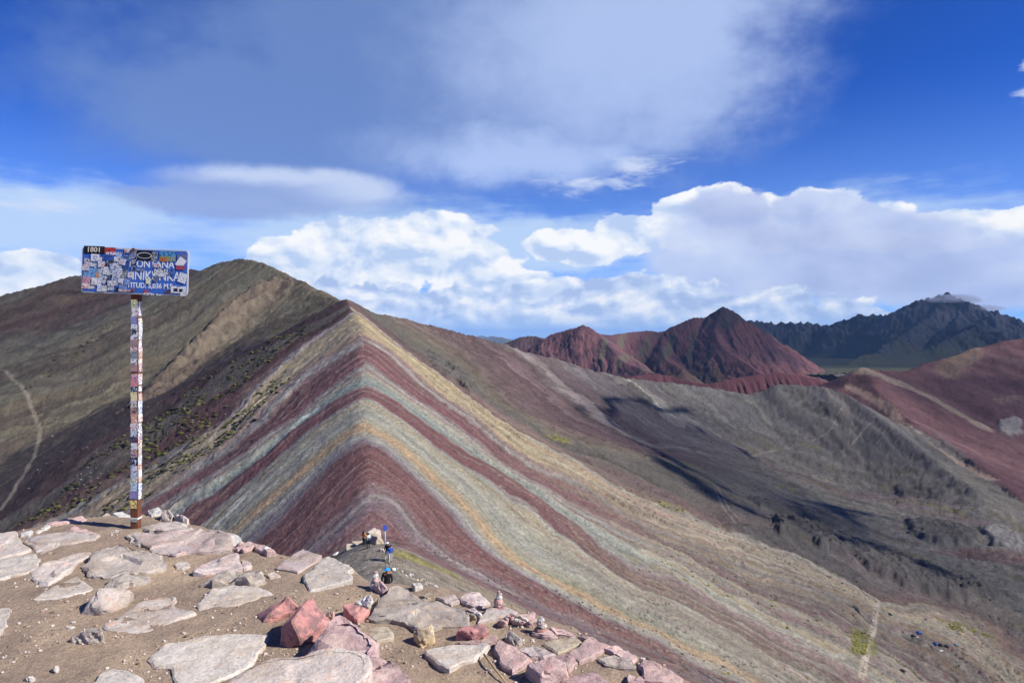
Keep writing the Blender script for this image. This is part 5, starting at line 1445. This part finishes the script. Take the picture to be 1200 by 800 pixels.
clumps('tussocks', sp1 + sp2 + sp3, .35, 1.6, dk, 'dark green tussocks dotted over the left slopes', 54)
yel = [lin(120, 118, 50, .8), lin(100, 102, 44, .8), lin(138, 130, 60, .8)]
sp4 = spots_in([(1000,742),(1022,740),(1020,768),(1000,768)], 150, 55, -1) + spots_in([(770,585),(805,598),(800,602),(772,591)], 40, 56, -1) + spots_in([(638,505),(672,514),(668,519),(640,511)], 40, 57, -1) + spots_in([(1098,727),(1165,746),(1160,750),(1100,733)], 60, 58, -.1) + spots_in([(1030,585),(1140,590),(1150,612),(1040,600)], 90, 59, .12) + spots_in([(760,640),(1000,720),(980,760),(720,660)], 60, 60, .15)
sp5 = spots_in([(600,735),(700,765),(900,790),(980,798),(700,795)], 60, 61, .05)
clumps('moss_cushions', sp4 + sp5, .3, 1.1, yel, 'yellow-green moss cushions in the valley', 62)
# loose blocks on the slopes and in the valley
rkc = [lin(110, 104, 98, .8), lin(140, 134, 126, .8), lin(84, 80, 76, .8), lin(120, 100, 96, .8)]
sp6 = spots_in([(700,560),(860,560),(1199,600),(1199,799),(1000,799),(850,720)], 900, 63, -.1, 40) + spots_in([(470,640),(560,650),(800,755),(950,799),(760,799),(560,715)], 500, 64, -.2, 40) + spots_in([(500,400),(800,500),(780,540),(600,470)], 150, 65, 0, 40) + spots_in([(0,400),(300,340),(380,380),(200,560),(0,600)], 400, 66, .05, 40)
clumps('scattered_blocks', sp6, .15, .9, rkc, 'loose blocks of stone strewn over the slopes', 67)

# ---------------------------------------------------------------- traders' things in the valley
def tarp(u, v, w, d, h, rgb, rot, label, seed):
    p = stand(u, v); r = np.random.RandomState(seed); V = []
    n, m = 9, 7
    for i in range(n):
        for j in range(m):
            a, b_ = i / (n - 1), j / (m - 1)
            z = h * (1 - abs(2 * a - 1) ** 2.2) * (.75 + .25 * math.sin(b_ * 3.1)) + r.uniform(-.04, .04)
            V.append(((a - .5) * w + r.uniform(-.06, .06), (b_ - .5) * d + r.uniform(-.06, .06), max(z, -.1)))
    Fc = [(i * m + j, (i + 1) * m + j, (i + 1) * m + j + 1, i * m + j + 1) for i in range(n - 1) for j in range(m - 1)]
    me = bpy.data.meshes.new('tarp'); me.from_pydata(V, [], Fc); me.polygons.foreach_set('use_smooth', np.ones(len(me.polygons), bool)); me.update()
    o = link('tarp', me, mat=cmat(rgb, .6), label=label, category='tarp', group='covered goods in the valley'); o.location = p; o.rotation_euler = (0, 0, rot)
    md = o.modifiers.new('thickness', 'SOLIDIFY'); md.thickness = .04
    return o
tarp(1079, 745, 3.4, 2.2, 1.3, (40, 96, 190), .3, 'blue tarp beside a black one on the valley floor', 71)
tarp(1072, 746, 3.0, 2.0, .9, (34, 34, 38), -.2, 'black tarp left of a blue one on the valley floor', 72)
tarp(1076, 747.5, 2.4, 1.0, .3, (214, 212, 206), .1, 'white sheet spread in front of the black tarp', 73)
tarp(1099, 757, 2.6, 2.0, 1.3, (46, 92, 176), .5, 'blue tarp at the head of a row of dark bundles', 74)
tarp(1106, 759, 2.8, 1.8, 1.1, (40, 42, 50), .1, 'dark bundle under cloth between two blue tarps', 75)
tarp(1112, 762, 2.6, 1.6, .9, (58, 62, 64), -.3, 'grey-green bundle in the row of goods', 76)
tarp(1123, 760, 1.8, 1.5, 1.2, (56, 156, 222), .2, 'pale blue tarp at the end of the row of goods', 77)
tarp(1105, 765, 2.6, 1.4, .4, (226, 224, 218), .4, 'white sheet on the ground before the row of goods', 78)
tarp(1130, 764, 2.4, 1.6, .6, (70, 72, 66), .4, 'low grey heap of goods past the pale blue tarp', 79)
tarp(1046, 724, 1.8, 1.4, 1.2, (30, 74, 62), .2, 'dark green bundle alone above the goods', 80)
tarp(1060, 788, 3.0, 2.4, 1.4, (26, 26, 28), .8, 'black tarp alone near the foot of the valley path', 81)

# low wall of piled stones beside the valley path
def stone_wall(line, n, label):
    w = resample(np.array([hit(u, v) for (u, v) in line]), 3.0)
    cum = np.concatenate([[0], np.cumsum(np.linalg.norm(np.diff(w[:, :2], axis=0), axis=1))])
    r = np.random.RandomState(77); t = np.linspace(0, cum[-1], n)
    x, y = np.interp(t, cum, w[:, 0]), np.interp(t, cum, w[:, 1])
    root = link('stone_wall', None, label=label, category='wall'); p0 = Vector((x[0], y[0], ground_z(x[0], y[0]))); root.location = p0
    shapes = []
    for k in range(5):
        pts = [(r.normal() * .5, r.normal() * .5, r.uniform(-.3, .6)) for _ in range(12)]
        me = hull_mesh('stone', np.array(pts), 900 + k, bevel=.04, cuts=0, amp=.03); me.materials.append(SM[['warm', 'tan', 'tan'][k % 3]]); shapes.append(me)
    for a, b_ in zip(x, y):
        o = link('stone', shapes[r.randint(5)], parent=root); o.location = Vector((a + r.uniform(-.3, .3), b_ + r.uniform(-.3, .3), ground_z(a, b_))) - p0
        o.rotation_euler = (0, 0, r.uniform(0, 6.28)); q = r.uniform(.4, .75); o.scale = (q, q, q)
stone_wall([(1029,704),(1027,715),(1024,735),(1020,755),(1016,775),(1011,798)], 120, 'low pale stone wall running beside the valley path')
# ---------------------------------------------------------------- clouds that shade the valley
def cloud(name, centre, size, seed, density, label):
    bm = bmesh.new(); bmesh.ops.create_icosphere(bm, subdivisions=5, radius=1.0)
    co = np.array([v.co for v in bm.verts])
    n = noise3(co, 1.6, seed) * .45 + noise3(co, 3.7, seed + 3) * .24 + noise3(co, 8.5, seed + 6) * .10
    k = (1 + n)[:, None]; co = co * k
    co[:, 2] = np.where(co[:, 2] < -.25, -.25 + (co[:, 2] + .25) * .25, co[:, 2])
    for v, c in zip(bm.verts, co): v.co = Vector((c[0] * size[0], c[1] * size[1], c[2] * size[2]))
    me = bpy.data.meshes.new(name); bm.to_mesh(me); bm.free()
    m = bpy.data.materials.new('cloud'); m.use_nodes = True; nt = m.node_tree; nt.nodes.clear()
    out = nt.nodes.new('ShaderNodeOutputMaterial'); pv = nt.nodes.new('ShaderNodeVolumePrincipled')
    pv.inputs['Color'].default_value = (.95, .95, .95, 1); pv.inputs['Density'].default_value = density; pv.inputs['Anisotropy'].default_value = .3
    nt.links.new(pv.outputs[0], out.inputs['Volume'])
    o = link(name, me, mat=m, label=label, category='cloud', group='clouds drifting over the valley'); o.location = centre
    return o
def above(u, v, height):
    p = hit(u, v); k = (height - p[2]) / sun_dir.z
    return Vector(p) + sun_dir * k
cloud('cloud', above(845, 548, 620), (150, 230, 90), 5, .0048, 'broad white cumulus cloud floating above the valley')
cloud('cloud', above(1000, 605, 900), (360, 420, 130), 6, .0021, 'ragged cloud hanging above the broad cumulus')
cloud('cloud', above(1060, 640, 900), (130, 110, 50), 9, .004, 'thin ragged cloud beside the broad cumulus')
cloud('cloud', above(1150, 470, 900), (230, 170, 50), 13, .008, 'small flat cloud over the red hill')
def above_pt(p, height): return Vector(p) + sun_dir * ((height - p[2]) / sun_dir.z)
cloud('cloud', above_pt((2300, 4900, 0), 3000), (2100, 1900, 260), 17, .0028, 'huge flat cloud shading the dark range')
cloud('cloud', above_pt(P(850, 400, 2480), 1500), (340, 330, 90), 21, .006, 'cloud drifting off the shoulder of the red peaks')

# ---------------------------------------------------------------- thin blue air
def volume_box(name, lo, hi, density, color, aniso):
    me = box_mesh(name, lo[0], hi[0], lo[1], hi[1], lo[2], hi[2])
    m = bpy.data.materials.new(name); m.use_nodes = True; nt = m.node_tree; nt.nodes.clear()
    out = nt.nodes.new('ShaderNodeOutputMaterial'); pv = nt.nodes.new('ShaderNodeVolumePrincipled')
    pv.inputs['Color'].default_value = (*color, 1); pv.inputs['Density'].default_value = density; pv.inputs['Anisotropy'].default_value = aniso
    nt.links.new(pv.outputs[0], out.inputs['Volume'])
    return link(name, me, mat=m, kind='stuff', label='thin bluish haze filling the air over the mountains')
volume_box('haze', (-62000, -62000, -1700), (62000, 62000, 420), 2.2e-5, (.30, .56, 1.0), 0.0)

def cloud_cap(centre, size, seed, density):  # low cloud capping the summit of the dark range, nested inside the haze
    o = cloud('cloud_cap', centre, size, seed, density, 'wisp of low grey cloud clinging to the top of the dark range')
    for k in ('category', 'group'): del o[k]
    o['kind'] = 'stuff'
cloud_cap(Vector(P(1118, 352, 5400)), (200, 140, 50), 33, .006)
cloud_cap(Vector(P(1150, 362, 5350)), (170, 140, 34), 35, .005)
